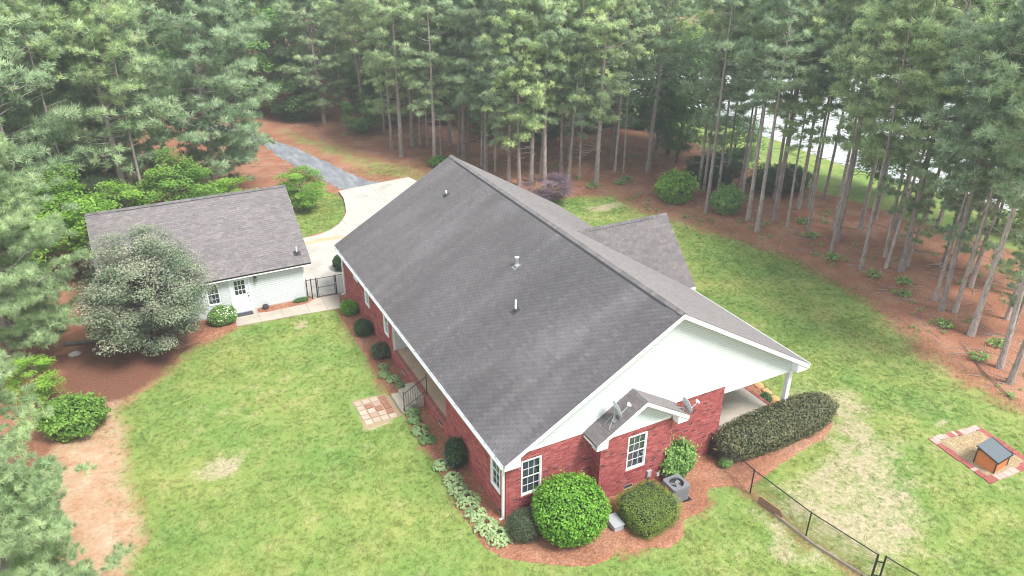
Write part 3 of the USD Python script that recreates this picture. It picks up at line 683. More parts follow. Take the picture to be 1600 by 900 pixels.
# far end wall, right wall behind the patio, and the front projection on the far right
obj('end_wall', MB().box((0.16, LY - 0.16, GB), (WX - 0.5, LY, 2.98)).get(), 'brick', hs, tint=np.tile((0.27, 0.055, 0.05), (8, 1)))
RW = obj('patio_wall', MB().box((WB - 0.16, 0.17, GB), (WB, 8.4, 2.98)).get(), 'mortar', hs)
v, f, t = brick_wall((WB, 0.0, 0), (0, 1, 0), (1, 0, 0), 8.4, 0.2, 2.9, (), 8)
obj('brickwork', (v, f), 'brick', RW, tint=t, kind='stuff')
obj('front_wall', MB().box((WB, 8.3, GB), (WX - 0.2, 8.45, 2.98)).box((WX - 0.35, 8.46, GB), (WX - 0.2, LY - 0.17, 2.98)).get(), 'brick', hs, tint=np.tile((0.27, 0.055, 0.05), (16, 1)))
# gable end siding, frieze and rakes
gz0 = 3.03
xl = lambda z: (z - HE + 0.06) / SL - OV; XL = lambda z: max(xl(z), -0.02)
obj('gable_frame', prism(P_((xl(2.95) , 2.95), (WX - xl(2.95), 2.95), (RX, HR - 0.08)), (0, 0.10, 0), (1, 0, 0), (0, 0, 1), (0, -0.09, 0)), 'white_trim', hs)
sd = obj('frieze_board', MB().box((0.25, -0.030, 2.985), (WB + 0.02, 0.0, 3.10)).get(), 'white_trim', hs)
gs = obj('gable_siding', prism(P_((xl(3.1), 3.1), (WX - xl(3.1), 3.1), (RX, HR - 0.12)), (0, 0.008, 0), (1, 0, 0), (0, 0, 1), (0, -0.006, 0)), 'lap_shade', hs)
board_gable(gs, (0, -0.002, 0), (1, 0, 0), (0, -1, 0), (3.10, HR - 0.2), lambda z: XL(z) + 0.02, lambda z: WX - XL(z) - 0.02, 0.118)
bsd = obj('patio_beam', MB().box((WB + 0.02, 0.003, 2.60), (WX - 0.05, 0.22, 2.96)).get(), 'white_trim', hs)
board_gable(bsd, (0, 0.001, 0), (1, 0, 0), (0, -1, 0), (2.60, 3.09), lambda z: WB + 0.05, lambda z: WX - 0.06, 0.118)
obj('patio_ceiling', MB().box((WB + 0.005, 0.23, 2.80), (WX + 0.1, 8.29, 2.84)).get(), 'white_vinyl', hs)
obj('patio_beam', MB().box((WX - 0.22, 0.225, 2.60), (WX - 0.05, 8.29, 2.795)).get(), 'white_trim', hs)
# patio floor and posts
obj('patio_floor', MB().box((WB + 0.005, 0.02, -0.7), (14.12, 8.28, 0.12)).get(), 'patio_concrete', hs)
r_ = np.random.default_rng(9)
for k, q in enumerate(np.arange(0.0, 8.2, 0.1021)):
    obj('edge_brick', boxes([(14.125, 0.03 + q, -0.1)], [(0.2, 0, 0)], [(0, 0.0925, 0)], [(0, 0, 0.23)]), 'brick', hs, tint=np.tile(np.array([0.28, 0.085, 0.075]) * r_.uniform(0.75, 1.25), (8, 1)))
for y in (0.14, 4.2):
    p = MB(); p.box((14.02, y - 0.10, 0.125), (14.22, y + 0.10, 2.60)); p.box((13.99, y - 0.13, 0.13), (14.25, y + 0.13, 0.30)); p.box((13.99, y - 0.13, 2.48), (14.25, y + 0.13, 2.595))
    obj('porch_post', p.get(), 'white_trim', hs)
# roof
nl = np.array([-SL, 0, 1.0]); nl /= np.linalg.norm(nl); vl = np.array([1, 0, SL]); llen = np.linalg.norm(vl) * (RX + OV); vl = vl / np.linalg.norm(vl); vr = vl * [-1, 1, 1]
dk = prism(P_((-OV, HE - 0.10), (RX, HR - 0.10), (WX + OV, HE - 0.10), (WX + OV, HE + 0.0), (RX, HR + 0.0), (-OV, HE + 0.0)), (0, -OG, 0), (1, 0, 0), (0, 0, 1), (0, LY + 2 * OG, 0))
roof = obj('roof', dk, 'roof_deck', hs)
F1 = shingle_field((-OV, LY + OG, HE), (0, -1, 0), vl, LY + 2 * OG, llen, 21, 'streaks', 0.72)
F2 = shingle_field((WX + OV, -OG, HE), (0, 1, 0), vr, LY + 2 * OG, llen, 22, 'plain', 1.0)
# front projection on the far side, a gable whose ridge runs along x
WYC, WHW, WXF = 10.75, 2.95, 15.05; WRZ = 6.02; WSL = (WRZ - 2.99) / WHW
wv = np.array([0, 1, WSL]) / math.hypot(1, WSL); wl = WHW * math.hypot(1, WSL)
obj('roof_wing', prism(P_((WYC - WHW, 2.89), (WYC, WRZ - 0.1), (WYC + WHW, 2.89), (WYC + WHW, 2.99), (WYC, WRZ), (WYC - WHW, 2.99)), (9.3, 0, 0), (0, 1, 0), (0, 0, 1), (WXF - 9.3, 0, 0)), 'roof_deck', roof)
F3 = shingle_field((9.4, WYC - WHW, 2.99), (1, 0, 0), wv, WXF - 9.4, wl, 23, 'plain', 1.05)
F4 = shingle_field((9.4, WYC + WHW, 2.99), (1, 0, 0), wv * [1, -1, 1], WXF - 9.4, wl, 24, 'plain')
lay_shingles(roof, [F1, F2, F3, F4], 300)
ridge_caps(roof, (RX, -OG, HR), (RX, LY + OG, HR), [-vl, -vr], 104, 31, 0.055, 0.17)
ridge_caps(roof, (10.0, WYC, WRZ), (WXF + 0.02, WYC, WRZ), [-wv, -(wv * [1, -1, 1])], 26, 32, 0.03, 0.15)
def ridge_vent(parent, a, b, dirs, w=0.15, h=0.035, z=0.018):
    m = MB(); a, b = np.array(a, float), np.array(b, float)
    for s in dirs:
        s = np.array(s, float); n = np.cross(b - a, s); n /= np.linalg.norm(n); n = n if n[2] > 0 else -n
        m.obox(a + (0, 0, z), b - a, s * w, n * h)
    return obj('ridge_vent', m.get(), 'vent_dark', parent)
ridge_vent(roof, (RX, 0.5, HR), (RX, 20.4, HR), [-vl, -vr], 0.23, 0.034)
ridge_vent(roof, (10.1, WYC, WRZ), (14.2, WYC, WRZ), [-wv, -(wv * [1, -1, 1])], 0.16, 0.022)
# white fascias, rakes, soffits
def rake(parent, a, b, out, w=0.03, h=0.20, drop=0.005):
    a, b, out = (np.array(x, float) for x in (a, b, out)); m = MB(); d = b - a
    m.obox(a - (0, 0, h + drop), d, out * w, (0, 0, h)); return obj('rake_board', m.get(), 'white_trim', parent)
for s in (0, 1):
    x0 = -OV if s == 0 else WX + OV
    rake(hs, (x0, -OG, HE), (RX, -OG, HR), (0, -1, 0), 0.03, 0.19); rake(hs, (x0, LY + OG, HE), (RX, LY + OG, HR), (0, 1, 0))
    m = MB(); vv = np.array([RX - x0, 0, HR - HE])
    m.obox((x0, -OG + 0.002, HE - 0.145), vv, (0, OG - 0.02, 0), (0, 0, 0.03)); obj('soffit', m.get(), 'white_vinyl', hs)
    m = MB(); m.box((x0, -OG + 0.04, HE - 0.26), (x0 + (0.03 if s == 0 else -0.03), LY + OG - 0.02, HE - 0.012)); obj('fascia', m.get(), 'white_trim', hs)
    m = MB(); m.box((x0 + (0.03 if s == 0 else -0.03), 0.0, HE - 0.25), ((-0.002 if s == 0 else WX - 0.05), LY, HE - 0.235)); obj('soffit', m.get(), 'white_vinyl', hs)
    # boxed return at the corner of the gable
    u0, u1 = (x0 + 0.004, 0.42) if s == 0 else (x0 - 0.004, WX - 0.42)
    pr = P_((u0, HE - 0.27), (u1, HE - 0.27), (u1, HE + SL * (abs(u1 - x0)) - 0.19), (u0, HE - 0.19))
    obj('eave_return', prism(pr, (0, -OG + 0.02, 0), (1, 0, 0), (0, 0, 1), (0, OG - 0.03, 0)), 'white_trim', hs)
rake(hs, (WXF, WYC - WHW, 2.99), (WXF, WYC, WRZ), (1, 0, 0)); rake(hs, (WXF, WYC + WHW, 2.99), (WXF, WYC, WRZ), (1, 0, 0))
obj('wing_wall', prism(P_((WYC - WHW + 0.3, GB), (WYC + WHW - 0.3, GB), (WYC + WHW - 0.3, 2.9), (WYC, WRZ - 0.15), (WYC - WHW + 0.3, 2.9)), (WXF - 0.5, 0, 0), (0, 1, 0), (0, 0, 1), (0.15, 0, 0)), 'white_vinyl', hs)
gutter(hs, (-OV - 0.002, -OG + 0.05, HE - 0.125), (-OV - 0.002, LY + OG - 0.03, HE - 0.125), (-1, 0, 0))
gutter(hs, (WX + OV + 0.002, -OG + 0.05, HE - 0.125), (WX + OV + 0.002, 7.7, HE - 0.125), (1, 0, 0))
gutter(hs, (WX + OV - 0.1, WYC - WHW - 0.002, 2.87), (WXF - 0.02, WYC - WHW - 0.002, 2.87), (0, -1, 0), straps=False)
# downspouts
for y in (0.10, LY - 0.12):
    m = MB(); m.box((-0.095, y - 0.05, 0.02 + tz(0, y)), (-0.014, y + 0.05, 2.60)); m.bar((-0.055, y, 2.58), (-OV - 0.06, y, 2.84), 0.075, 0.06); m.bar((-0.055, y, 0.08), (-0.30, y, 0.0), 0.08, 0.06)
    obj('downspout', m.get(), 'white_trim', hs)
# windows
window(hs, (1.06, -0.004, 0.95), (1, 0, 0), (0, -1, 0), 0.86, 1.65, 3, 2, label='white sash window in the gable wall by the corner')
sill_bricks(hs, (1.06, 0.0, 0.945), (1, 0, 0), (0, -1, 0), 0.86, 1)
window(hs, (-0.004, 0.82, 0.95), (0, -1, 0), (-1, 0, 0), 0.80, 1.65, 2, 2, label='side wall window nearest the corner downspout')
sill_bricks(hs, (0, 0.82, 0.945), (0, -1, 0), (-1, 0, 0), 0.80, 2)
window(hs, (-0.004, 13.3, 1.15), (0, -1, 0), (-1, 0, 0), 0.70, 1.35, 2, 2, label='side wall window next to the porch'); sill_bricks(hs, (0, 13.3, 1.145), (0, -1, 0), (-1, 0, 0), 0.70, 3)
window(hs, (-0.004, 16.375, 1.35), (0, -1, 0), (-1, 0, 0), 0.75, 1.2, 2, 2, label='side wall window between the porch and the far end'); sill_bricks(hs, (0, 16.375, 1.345), (0, -1, 0), (-1, 0, 0), 0.75, 4)
window(hs, (-0.004, 18.35, 2.0), (0, -1, 0), (-1, 0, 0), 0.70, 0.6, 2, 1, 1, label='small high window near the far end'); sill_bricks(hs, (0, 18.35, 1.995), (0, -1, 0), (-1, 0, 0), 0.70, 5)
# bump-out on the gable wall
BX0, BX1, BY, BHR = 3.72, 7.10, -0.6, 4.33
bh = [(4.96 - BX0, 5.86 - BX0, 0.95, 2.60)]
bw = obj('bump_out_wall', wall_back((BX0, BY, 0), (1, 0, 0), (0, -1, 0), BX1 - BX0, -0.9, 2.9, bh), 'mortar', hs)
v, f, t = brick_wall((BX0, BY, 0), (1, 0, 0), (0, -1, 0), BX1 - BX0, -0.9, 2.9, bh + [(1.25, 1.66, 0.02, 0.20)], 12)
obj('brickwork', (v, f), 'brick', bw, tint=t, kind='stuff')
for x, nx, sd_ in ((BX0, -1, 13), (BX1, 1, 14)):
    b2 = obj('bump_out_wall', MB().box((x - nx * 0.002, BY + 0.162, -0.9), (x - nx * 0.15, 0.0, 2.9)).get(), 'mortar', hs)
    v, f, t = brick_wall((x, BY + 0.0, 0), (0, 1, 0), (nx, 0, 0), -BY - 0.012, -0.9, 2.9, (), sd_)
    obj('brickwork', (v, f), 'brick', b2, tint=t, kind='stuff')
window(hs, (5.41, BY - 0.004, 0.95), (1, 0, 0), (0, -1, 0), 0.90, 1.65, 3, 2, blind=0.20, label='white sash window in the bump-out with its blind part lowered')
sill_bricks(hs, (5.41, BY, 0.945), (1, 0, 0), (0, -1, 0), 0.90, 6)
BXM = (BX0 + BX1) / 2; BHW = 2.13; BSL = (BHR - 3.03) / BHW
bd = obj('bump_out_roof', prism(P_((BXM - BHW, 2.94), (BXM, BHR - 0.09), (BXM + BHW, 2.94), (BXM + BHW, 3.03), (BXM, BHR), (BXM - BHW, 3.03)), (0, -0.97, 0), (1, 0, 0), (0, 0, 1), (0, 0.965, 0)), 'roof_deck', hs)
bv = np.array([1, 0, BSL]) / math.hypot(1, BSL); bl_ = BHW * math.hypot(1, BSL)
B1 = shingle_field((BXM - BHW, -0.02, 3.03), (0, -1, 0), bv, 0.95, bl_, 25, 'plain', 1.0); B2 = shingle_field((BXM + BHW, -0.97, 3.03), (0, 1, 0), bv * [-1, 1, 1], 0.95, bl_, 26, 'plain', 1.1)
lay_shingles(bd, [B1, B2], 180)
ridge_caps(bd, (BXM, -0.98, BHR), (BXM, -0.02, BHR), [-bv, -(bv * [-1, 1, 1])], 5, 33, 0.018, 0.14)
for s in (-1, 1):
    x0 = BXM + s * BHW
    rake(hs, (x0, -0.97, 3.03), (BXM, -0.97, BHR), (0, -1, 0), 0.028, 0.17)
    m = MB(); m.box((x0 - s * 0.0, -0.96, 2.82), (x0 - s * 0.025, -0.03, 3.0)); obj('fascia', m.get(), 'white_trim', hs)
    m = MB(); m.obox((x0, -0.968, 2.91), (BXM - x0, 0, BHR - 3.03), (0, 0.33, 0), (0, 0, 0.02)); obj('soffit', m.get(), 'white_vinyl', hs)
    u1 = x0 - s * 0.5; obj('eave_return', prism(P_((x0, 2.76), (u1, 2.76), (u1, 3.03 + BSL * 0.5 - 0.17), (x0, 2.86)), (0, -0.955, 0), (1, 0, 0), (0, 0, 1), (0, 0.34, 0)), 'white_trim', hs)
    m = MB(); m.box((x0 - s * 0.03, -0.6, 2.80), ((BX0 if s < 0 else BX1), -0.02, 2.82)); obj('soffit', m.get(), 'white_vinyl', hs)
bg = obj('bump_out_gable', prism(P_((BX0 - 0.1, 2.9), (BX1 + 0.1, 2.9), (BX1 + 0.1, 2.95), (BXM, BHR - 0.16), (BX0 - 0.1, 2.95)), (0, BY + 0.02, 0), (1, 0, 0), (0, 0, 1), (0, -0.025, 0)), 'lap_shade', hs)
obj('frieze_board', MB().box((BX0 + 0.18, BY - 0.032, 2.88), (BX1 - 0.18, BY - 0.008, 2.98)).get(), 'white_trim', hs)
board_gable(bg, (0, BY - 0.006, 0), (1, 0, 0), (0, -1, 0), (2.98, BHR - 0.2), lambda z: BXM - BHW + (z - 2.90) / BSL + 0.04, lambda z: BXM + BHW - (z - 2.90) / BSL - 0.04, 0.11)
# foundation vents
for (c, u, n) in (((1.765, 0, 0.08), (1, 0, 0), (0, -1, 0)), ((8.8, 0, 0.02), (1, 0, 0), (0, -1, 0)), ((BX0 + 1.455, BY, 0.03), (1, 0, 0), (0, -1, 0)), ((0, 0.41, 0.06), (0, 1, 0), (-1, 0, 0)), ((0, 6.3, 0.26), (0, 1, 0), (-1, 0, 0)), ((0, 11.0, 0.26), (0, 1, 0), (-1, 0, 0))):
    c, u, n = (np.array(x, float) for x in (c, u, n)); m = MB()
    m.obox(c - u * 0.19 - n * 0.004, u * 0.38, (0, 0, 0.15), n * 0.006)
    for k in range(5): m.obox(c - u * 0.185 + np.array([0, 0, 0.015 + k * 0.028]) + n * 0.002, u * 0.37, (0, 0, 0.012), n * 0.01 + np.array([0, 0, -0.006]))
    obj('foundation_vent', m.get(), 'vent_dark', hs)
    obj('vent_sill', MB().obox(c - u * 0.21 - np.array([0, 0, 0.035]) - n * 0.005, u * 0.42, (0, 0, 0.03), n * 0.045).get(), 'step_concrete', hs)
# pipes through the roof
def roof_pipe(parent, x, y, z, r, h, mat, cap=False, normal=(0, 0, 1), name='vent_pipe', label=None):
    m = MB(); m.tube([(x, y, z - 0.1), (x, y, z + h)], r, 12); pp = obj(name, m.get(), mat, parent, label=label, smooth=40)
    n = np.array(normal, float) / np.linalg.norm(normal); s = np.cross(n, (0, 1, 0)); s /= np.linalg.norm(s); t = np.cross(n, s); o = np.array([x, y, z])
    fl = MB(); fl.obox(o - s * 0.2 - t * 0.16 + n * 0.028, s * 0.4, t * 0.32, n * 0.006); fl.tube([o + n * 0.02, o + np.array([0, 0, 0.13])], [r + 0.06, r + 0.012], 12)
    obj('flashing', fl.get(), 'vent_dark' if not cap else 'steel', pp)
    if cap:
        c = MB(); c.tube([(x, y, z + h - 0.02), (x, y, z + h + 0.01), (x, y, z + h + 0.04), (x, y, z + h + 0.08)], [r + 0.005, r + 0.025, r + 0.03, 0.02], 14)
        obj('cap', c.get(), 'white_paint', pp)
roof_pipe(roof, 3.54, 6.04, 5.20, 0.042, 0.55, 'white_paint', normal=nl, label='tall thin white vent pipe low on the roof')
roof_pipe(roof, 4.91, 8.55, 5.99, 0.075, 0.42, 'steel', True, nl, label='metal flue with white cap halfway up the roof')
roof_pipe(roof, 5.38, 17.85, 6.27, 0.05, 0.30, 'white_paint', normal=nl, label='short white vent pipe at the far end of the roof')
# meter box and outlet on the bump-out
m = MB(); m.box((6.03, BY - 0.10, 0.28), (6.21, BY - 0.012, 0.56)); m.box((6.015, BY - 0.108, 0.545), (6.225, BY - 0.012, 0.575))
mb = obj('disconnect_box', m.get(), 'plastic_grey', hs); obj('conduit', MB().tube([(6.12, BY - 0.05, 0.28), (6.12, BY - 0.06, -0.05), (6.3, BY - 0.3, -0.2), (6.6, -1.15, -0.25)], 0.02, 6).get(), 'black_metal', mb)
obj('outlet_box', MB().box((6.55, BY - 0.06, 0.10), (6.67, BY - 0.012, 0.26)).get(), 'white_paint', hs)

# porch steps and handrail
st = thing('porch_steps', 'grey concrete steps leading up to the side porch', 'steps', (-0.6, 8.85, 0))
for k, (x0, x1, z) in enumerate(((-1.15, -0.80, 0.16), (-0.80, -0.45, 0.36), (-0.45, -0.035, 0.56))):
    obj('step', rbox((x0, 8.12 + 0.03 * k, -0.05), (x1 - 0.002, 9.62 - 0.03 * k, z), 0.02), 'step_concrete', st)
rl = thing('handrail', 'black iron handrail with thin balusters beside the porch steps', 'handrail', (-0.6, 8.15, 0.2))
A, B = np.array([-1.02, 8.16, 0.16]), np.array([0.10, 8.16, PZ])
for p, h in ((A, 0.95), (B, 1.0)):
    m = MB(); m.bar(p, p + (0, 0, h), 0.035, up=(0, 1, 0)); m.box(p - (0.05, 0.05, -0.001), p + (0.05, 0.05, 0.012)); m.tm(trimesh.creation.icosphere(1, 0.03).apply_translation(p + (0, 0, h + 0.02))); obj('post', m.get(), 'bronze_metal', rl)
obj('top_rail', MB().bar(A + (0.02, 0, 0.87), B + (-0.02, 0, 0.90), 0.035, 0.025).get(), 'bronze_metal', rl); obj('bottom_rail', MB().bar(A + (0.02, 0, 0.13), B + (-0.02, 0, 0.12), 0.025, 0.02).get(), 'bronze_metal', rl)
for k in range(1, 10):
    q = k / 10; b0 = A * (1 - q) + B * q; obj('baluster', MB().bar(b0 + (0, 0, 0.13), b0 + (0, 0, 0.885), 0.014, up=(0, 1, 0)).get(), 'bronze_metal', rl)

# paver landing in front of the steps
pv = thing('paver_landing', 'small landing of square tan and red pavers in the grass', 'paving', (-2.1, 9.0, 0))
obj('sand_bed', mound(P_((-2.95, 10.1), (-1.2, 10.0), (-1.15, 8.0), (-3.0, 7.75)), 0.1, 0.015, 0.01, 4, edge=0.1), 'pad_soil', pv)
red = {(2, 2), (1, 1), (0, 3), (1, 3), (2, 3), (3, 3), (2, 3)}
r_ = np.random.default_rng(3)
for c in range(4):
    for k in range(5):
        y = 9.72 - 0.385 * k + r_.uniform(-0.012, 0.012) - (0.0 if c < 3 else 0.02); x = -2.72 + 0.385 * c + r_.uniform(-0.012, 0.012); a = r_.uniform(-0.05, 0.05); w = 0.315
        isred = (k, c) in {(1, 1), (2, 2), (0, 3), (1, 3), (2, 3), (3, 3)}
        col = np.array([0.27, 0.13, 0.085]) if isred else (np.array([0.44, 0.35, 0.28]) if c in (0,) or r_.random() < 0.5 else np.array([0.40, 0.275, 0.215]))
        mm = rbox((-w / 2, -w / 2, -0.02), (w / 2, w / 2, 0.035 + r_.uniform(0, 0.012)), 0.012); mm.apply_transform(trimesh.transformations.rotation_matrix(a, (0, 0, 1))); mm.apply_translation((x, y, 0.012))
        obj('paver', mm, 'paver', pv, tint=np.tile(col * r_.uniform(0.88, 1.12), (len(mm.vertices), 1)))

# ------------------------------------------------------------------ satellite dishes on the bump-out
def dish(loc, face, label, strut_dir, h):
    """An offset dish on a bent mast: LOC the foot, FACE the direction it looks."""
    d = thing('satellite_dish', label, 'satellite dish', loc)
    o = np.array(loc, float); fc = np.array(face, float); fc /= np.linalg.norm(fc)
    top = o + np.array([0, 0, h]); s = np.cross(fc, (0, 0, 1)); s /= np.linalg.norm(s); t = np.cross(s, fc); t = t if t[2] > 0 else -t
    obj('foot', MB().obox(o - (0.07, 0.1, 0.01), (0.14, 0, 0.14 * strut_dir[3]), (0, 0.2, 0), (0, 0, 0.012)).get(), 'steel', d)
    obj('mast', MB().tube([o, o + (0, 0, h * 0.5), top], 0.026, 8).get(), 'steel', d, smooth=40)
    for sgn in (-1, 1):
        obj('strut', MB().tube([o + np.array(strut_dir[:3]) + np.array([0, sgn * 0.18, 0]), o + (0, 0, h * 0.75)], 0.011, 6).get(), 'steel', d)
    c = top + fc * 0.10; R1, R2 = 0.30, 0.38
    vs, fs = [c - fc * 0.06], []
    for ring in range(1, 7):
        q = ring / 6
        for k in range(28):
            a = k * 2 * PI / 28; vs.append(c + s * math.cos(a) * R1 * q + t * math.sin(a) * R2 * q - fc * 0.06 * (1 - q * q))
    for k in range(28): fs.append((0, 1 + k, 1 + (k + 1) % 28))
    for ring in range(5):
        a0, b0 = 1 + ring * 28, 1 + (ring + 1) * 28
        for k in range(28): j2 = (k + 1) % 28; fs += [(a0 + k, b0 + k, b0 + j2), (a0 + k, b0 + j2, a0 + j2)]
    n0 = len(vs); vs2 = [np.array(x) - fc * 0.012 for x in vs]; fs2 = [(a + n0, c2 + n0, b + n0) for a, b, c2 in fs]
    rim = [(n0 - 28 + k, 2 * n0 - 28 + k, 2 * n0 - 28 + (k + 1) % 28) for k in range(28)] + [(n0 - 28 + k, 2 * n0 - 28 + (k + 1) % 28, n0 - 28 + (k + 1) % 28) for k in range(28)]
    obj('reflector', (np.array(vs + vs2), np.array(fs + fs2 + rim)), 'dish_grey', d, smooth=50)
    obj('bracket', MB().bar(top - fc * 0.02, c - fc * 0.06, 0.10, 0.16).get(), 'steel', d)
    tip = c + fc * 0.48 - t * 0.12
    obj('feed_arm', MB().bar(c - t * R2 * 0.9 - fc * 0.03, tip, 0.035, 0.03).get(), 'plastic_grey', d)
    obj('receiver', MB().bar(tip - s * 0.09 + t * 0.02, tip + s * 0.09 + t * 0.02, 0.07, 0.07).bar(tip + t * 0.02 - fc * 0.08, tip + t * 0.02, 0.05, 0.05).get(), 'white_paint', d)
    return d
zb = lambda x: 3.03 + BSL * (min(x - (BXM - BHW), BXM + BHW - x)) + 0.03
dish((4.22, -0.62, zb(4.22)), (0.93, -0.1, 0.34), 'larger grey satellite dish on the left slope of the bump-out roof', (-0.35, 0, -0.17, BSL), 0.50)
dish((7.52, -0.72, zb(7.52)), (0.95, -0.05, 0.28), 'smaller satellite dish at the right eave of the bump-out roof', (-0.3, 0, 0.17, -BSL), 0.22)
cb = obj('dish_cable', MB().tube([(7.56, -0.75, 3.0), (7.52, -0.72, 2.78), (7.38, -0.35, 2.5), (7.32, -0.25, 1.6), (7.34, -0.2, 0.6), (7.4, -0.1, 0.1)], 0.012, 6).get(), 'cable')
tag(cb, 'thin pale cable hanging from the right-hand satellite dish down the bricks', 'cable')

# ------------------------------------------------------------------ air conditioner
ACX, ACY, ACZ = 6.78, -1.58, tz(6.78, -1.58) + 0.02
ac = thing('air_conditioner', 'grey square outdoor air conditioning unit with a round top fan', 'air conditioner', (ACX, ACY, ACZ))
h2 = 0.39
obj('pad', MB().box((ACX - 0.47, ACY - 0.47, ACZ - 0.05), (ACX + 0.47, ACY + 0.47, ACZ + 0.05)).get(), 'black_metal', ac)
obj('cabinet', rbox((ACX - h2 + 0.03, ACY - h2 + 0.03, ACZ + 0.055), (ACX + h2 - 0.03, ACY + h2 - 0.03, ACZ + 0.60), 0.09), 'black_metal', ac)
k = 0
for sx, sy, ux, uy in ((0, -1, 1, 0), (0, 1, 1, 0), (-1, 0, 0, 1), (1, 0, 0, 1)):
    m = MB()
    for q in np.linspace(-h2 + 0.1, h2 - 0.1, 15):
        c = np.array([ACX + sx * h2 + ux * q, ACY + sy * h2 + uy * q, ACZ + 0.09]); m.obox(c - np.array([ux, uy, 0]) * 0.017 - np.array([sx, sy, 0]) * 0.045, np.array([ux, uy, 0]) * 0.034, np.array([sx, sy, 0]) * 0.048, (0, 0, 0.53))
    for z in (0.055, 0.60):
        c = np.array([ACX + sx * h2, ACY + sy * h2, ACZ + z]); m.obox(c - np.array([ux, uy, 0]) * (h2 - 0.09) - np.array([sx, sy, 0]) * 0.05, np.array([ux, uy, 0]) * 2 * (h2 - 0.09), np.array([sx, sy, 0]) * 0.055, (0, 0, 0.06))
    obj('louvre_panel', m.get(), 'grey_metal', ac)
for sx in (-1, 1):
    for sy in (-1, 1):
        obj('corner_post', MB().tube([(ACX + sx * (h2 - 0.075), ACY + sy * (h2 - 0.075), ACZ + 0.05), (ACX + sx * (h2 - 0.075), ACY + sy * (h2 - 0.075), ACZ + 0.66)], 0.082, 10).get(), 'grey_metal', ac, smooth=40)
tp = sbox(ACX - h2 + 0.08, ACY - h2 + 0.08, ACX + h2 - 0.08, ACY + h2 - 0.08).buffer(0.09, quad_segs=5).difference(shapely.Point(ACX, ACY).buffer(0.29, quad_segs=10))
obj('top_cover', prism(tp, (0, 0, ACZ + 0.66), (1, 0, 0), (0, 1, 0), (0, 0, 0.07)), 'grey_metal', ac)
obj('fan_well', MB().tube([(ACX, ACY, ACZ + 0.605), (ACX, ACY, ACZ + 0.615)], 0.30, 24).get(), 'vent_dark', ac)
fan = obj('fan', MB().tube([(ACX, ACY, ACZ + 0.616), (ACX, ACY, ACZ + 0.665)], 0.07, 14).get(), 'steel', ac)
for k in range(3):
    a = k * 2 * PI / 3 + 0.5; u = np.array([math.cos(a), math.sin(a), 0]); s = np.array([-math.sin(a), math.cos(a), 0])
    obj('blade', MB().obox(np.array([ACX, ACY, ACZ + 0.63]) + u * 0.06 - s * 0.07, u * 0.19, s * 0.15 + np.array([0, 0, 0.025]), (0, 0, 0.004)).get(), 'steel', fan)
gd = MB()
for q in (0.08, 0.15, 0.22, 0.28):
    a = np.linspace(0, 2 * PI, 33); gd.tube(np.column_stack([ACX + q * np.cos(a), ACY + q * np.sin(a), np.full(33, ACZ + 0.735)]), 0.003, 4, False)
for k in range(10):
    a = k * PI / 5; gd.tube([(ACX + 0.08 * math.cos(a), ACY + 0.08 * math.sin(a), ACZ + 0.737), (ACX + 0.3 * math.cos(a), ACY + 0.3 * math.sin(a), ACZ + 0.734)], 0.003, 4)
obj('fan_guard', gd.get(), 'black_metal', ac)
obj('energy_label', MB().box((ACX - h2 - 0.012, ACY - 0.03, ACZ + 0.30), (ACX - h2 - 0.006, ACY + 0.17, ACZ + 0.58)).get(), 'yellow_label', ac)
wb = thing('utility_box', 'low pale grey utility box between the round shrub and boxed shrub', 'utility box', (3.55, -2.1, tz(3.5, -2.1)))
z = tz(3.5, -2.1); m = MB(); m.box((3.35, -2.35, z), (3.75, -1.75, z + 0.28)); obj('body', m.get(), 'plastic_grey', wb); obj('lid', MB().obox((3.32, -2.38, z + 0.285), (0.46, 0, 0), (0, 0.66, 0.04), (0, 0, 0.03)).get(), 'plastic_grey', wb)

# ------------------------------------------------------------------ fences and gate
def chain_link(a, b, h, cell=0.065, r=0.0016):
    a, b = np.array(a, float), np.array(b, float); d = b - a; ln = np.linalg.norm(d[:2]); u = d / ln; m = MB()
    k = int((ln + h) / cell); P0, P1 = [], []
    for q in range(k + 1):
        for sgn in (1, -1):
            x0 = q * cell - h; x1 = q * cell
            za, zb2 = 0.0, h
            if x0 < 0: za = -x0; x0 = 0
            if x1 > ln: zb2 = h - (x1 - ln); x1 = ln
            if zb2 - za < 0.03: continue
            if sgn < 0: x0, x1 = ln - x0, ln - x1
            P0.append(a + u * x0 + np.array([0, 0, za])); P1.append(a + u * x1 + np.array([0, 0, zb2]))
    P0, P1 = np.array(P0), np.array(P1); n = np.cross(u, (0, 0, 1)); n /= np.linalg.norm(n)
    D = P1 - P0; s = np.cross(D, n); s /= np.linalg.norm(s, axis=1, keepdims=True)
    return boxes(P0 - s * r - n * r, D, s * 2 * r, np.tile(n * 2 * r, (len(P0), 1)))
fp = [(9.80, -0.10), (9.74, -2.70), (9.95, -5.45), (10.45, -8.0), (10.62, -8.18), (11.2, -10.6)]
fz = [tz(*p) for p in fp]
fe = thing('chain_link_fence', 'black chain link fence running from the gable wall across the lawn', 'fence', (9.8, -4, -0.4))
FH = 1.2
for (x, y), z, rr in zip(fp, fz, (0.04, 0.028, 0.028, 0.04, 0.035, 0.028)):
    obj('post', MB().tube([(x, y, z - 0.1), (x, y, z + FH + 0.02), (x, y, z + FH + 0.05)], [rr, rr, 0.01], 8).get(), 'black_metal', fe, smooth=40)
for k in range(5):
    a, b = (*fp[k], fz[k]), (*fp[k + 1], fz[k + 1])
    if k == 3: continue
    obj('top_rail', MB().tube([np.array(a) + (0, 0, FH), np.array(b) + (0, 0, FH)], 0.021, 8).get(), 'black_metal', fe)
    obj('chain_mesh', chain_link(np.array(a) + (0, 0, 0.03), np.array(b) + (0, 0, 0.03), FH - 0.04), 'black_metal', fe, kind='stuff')
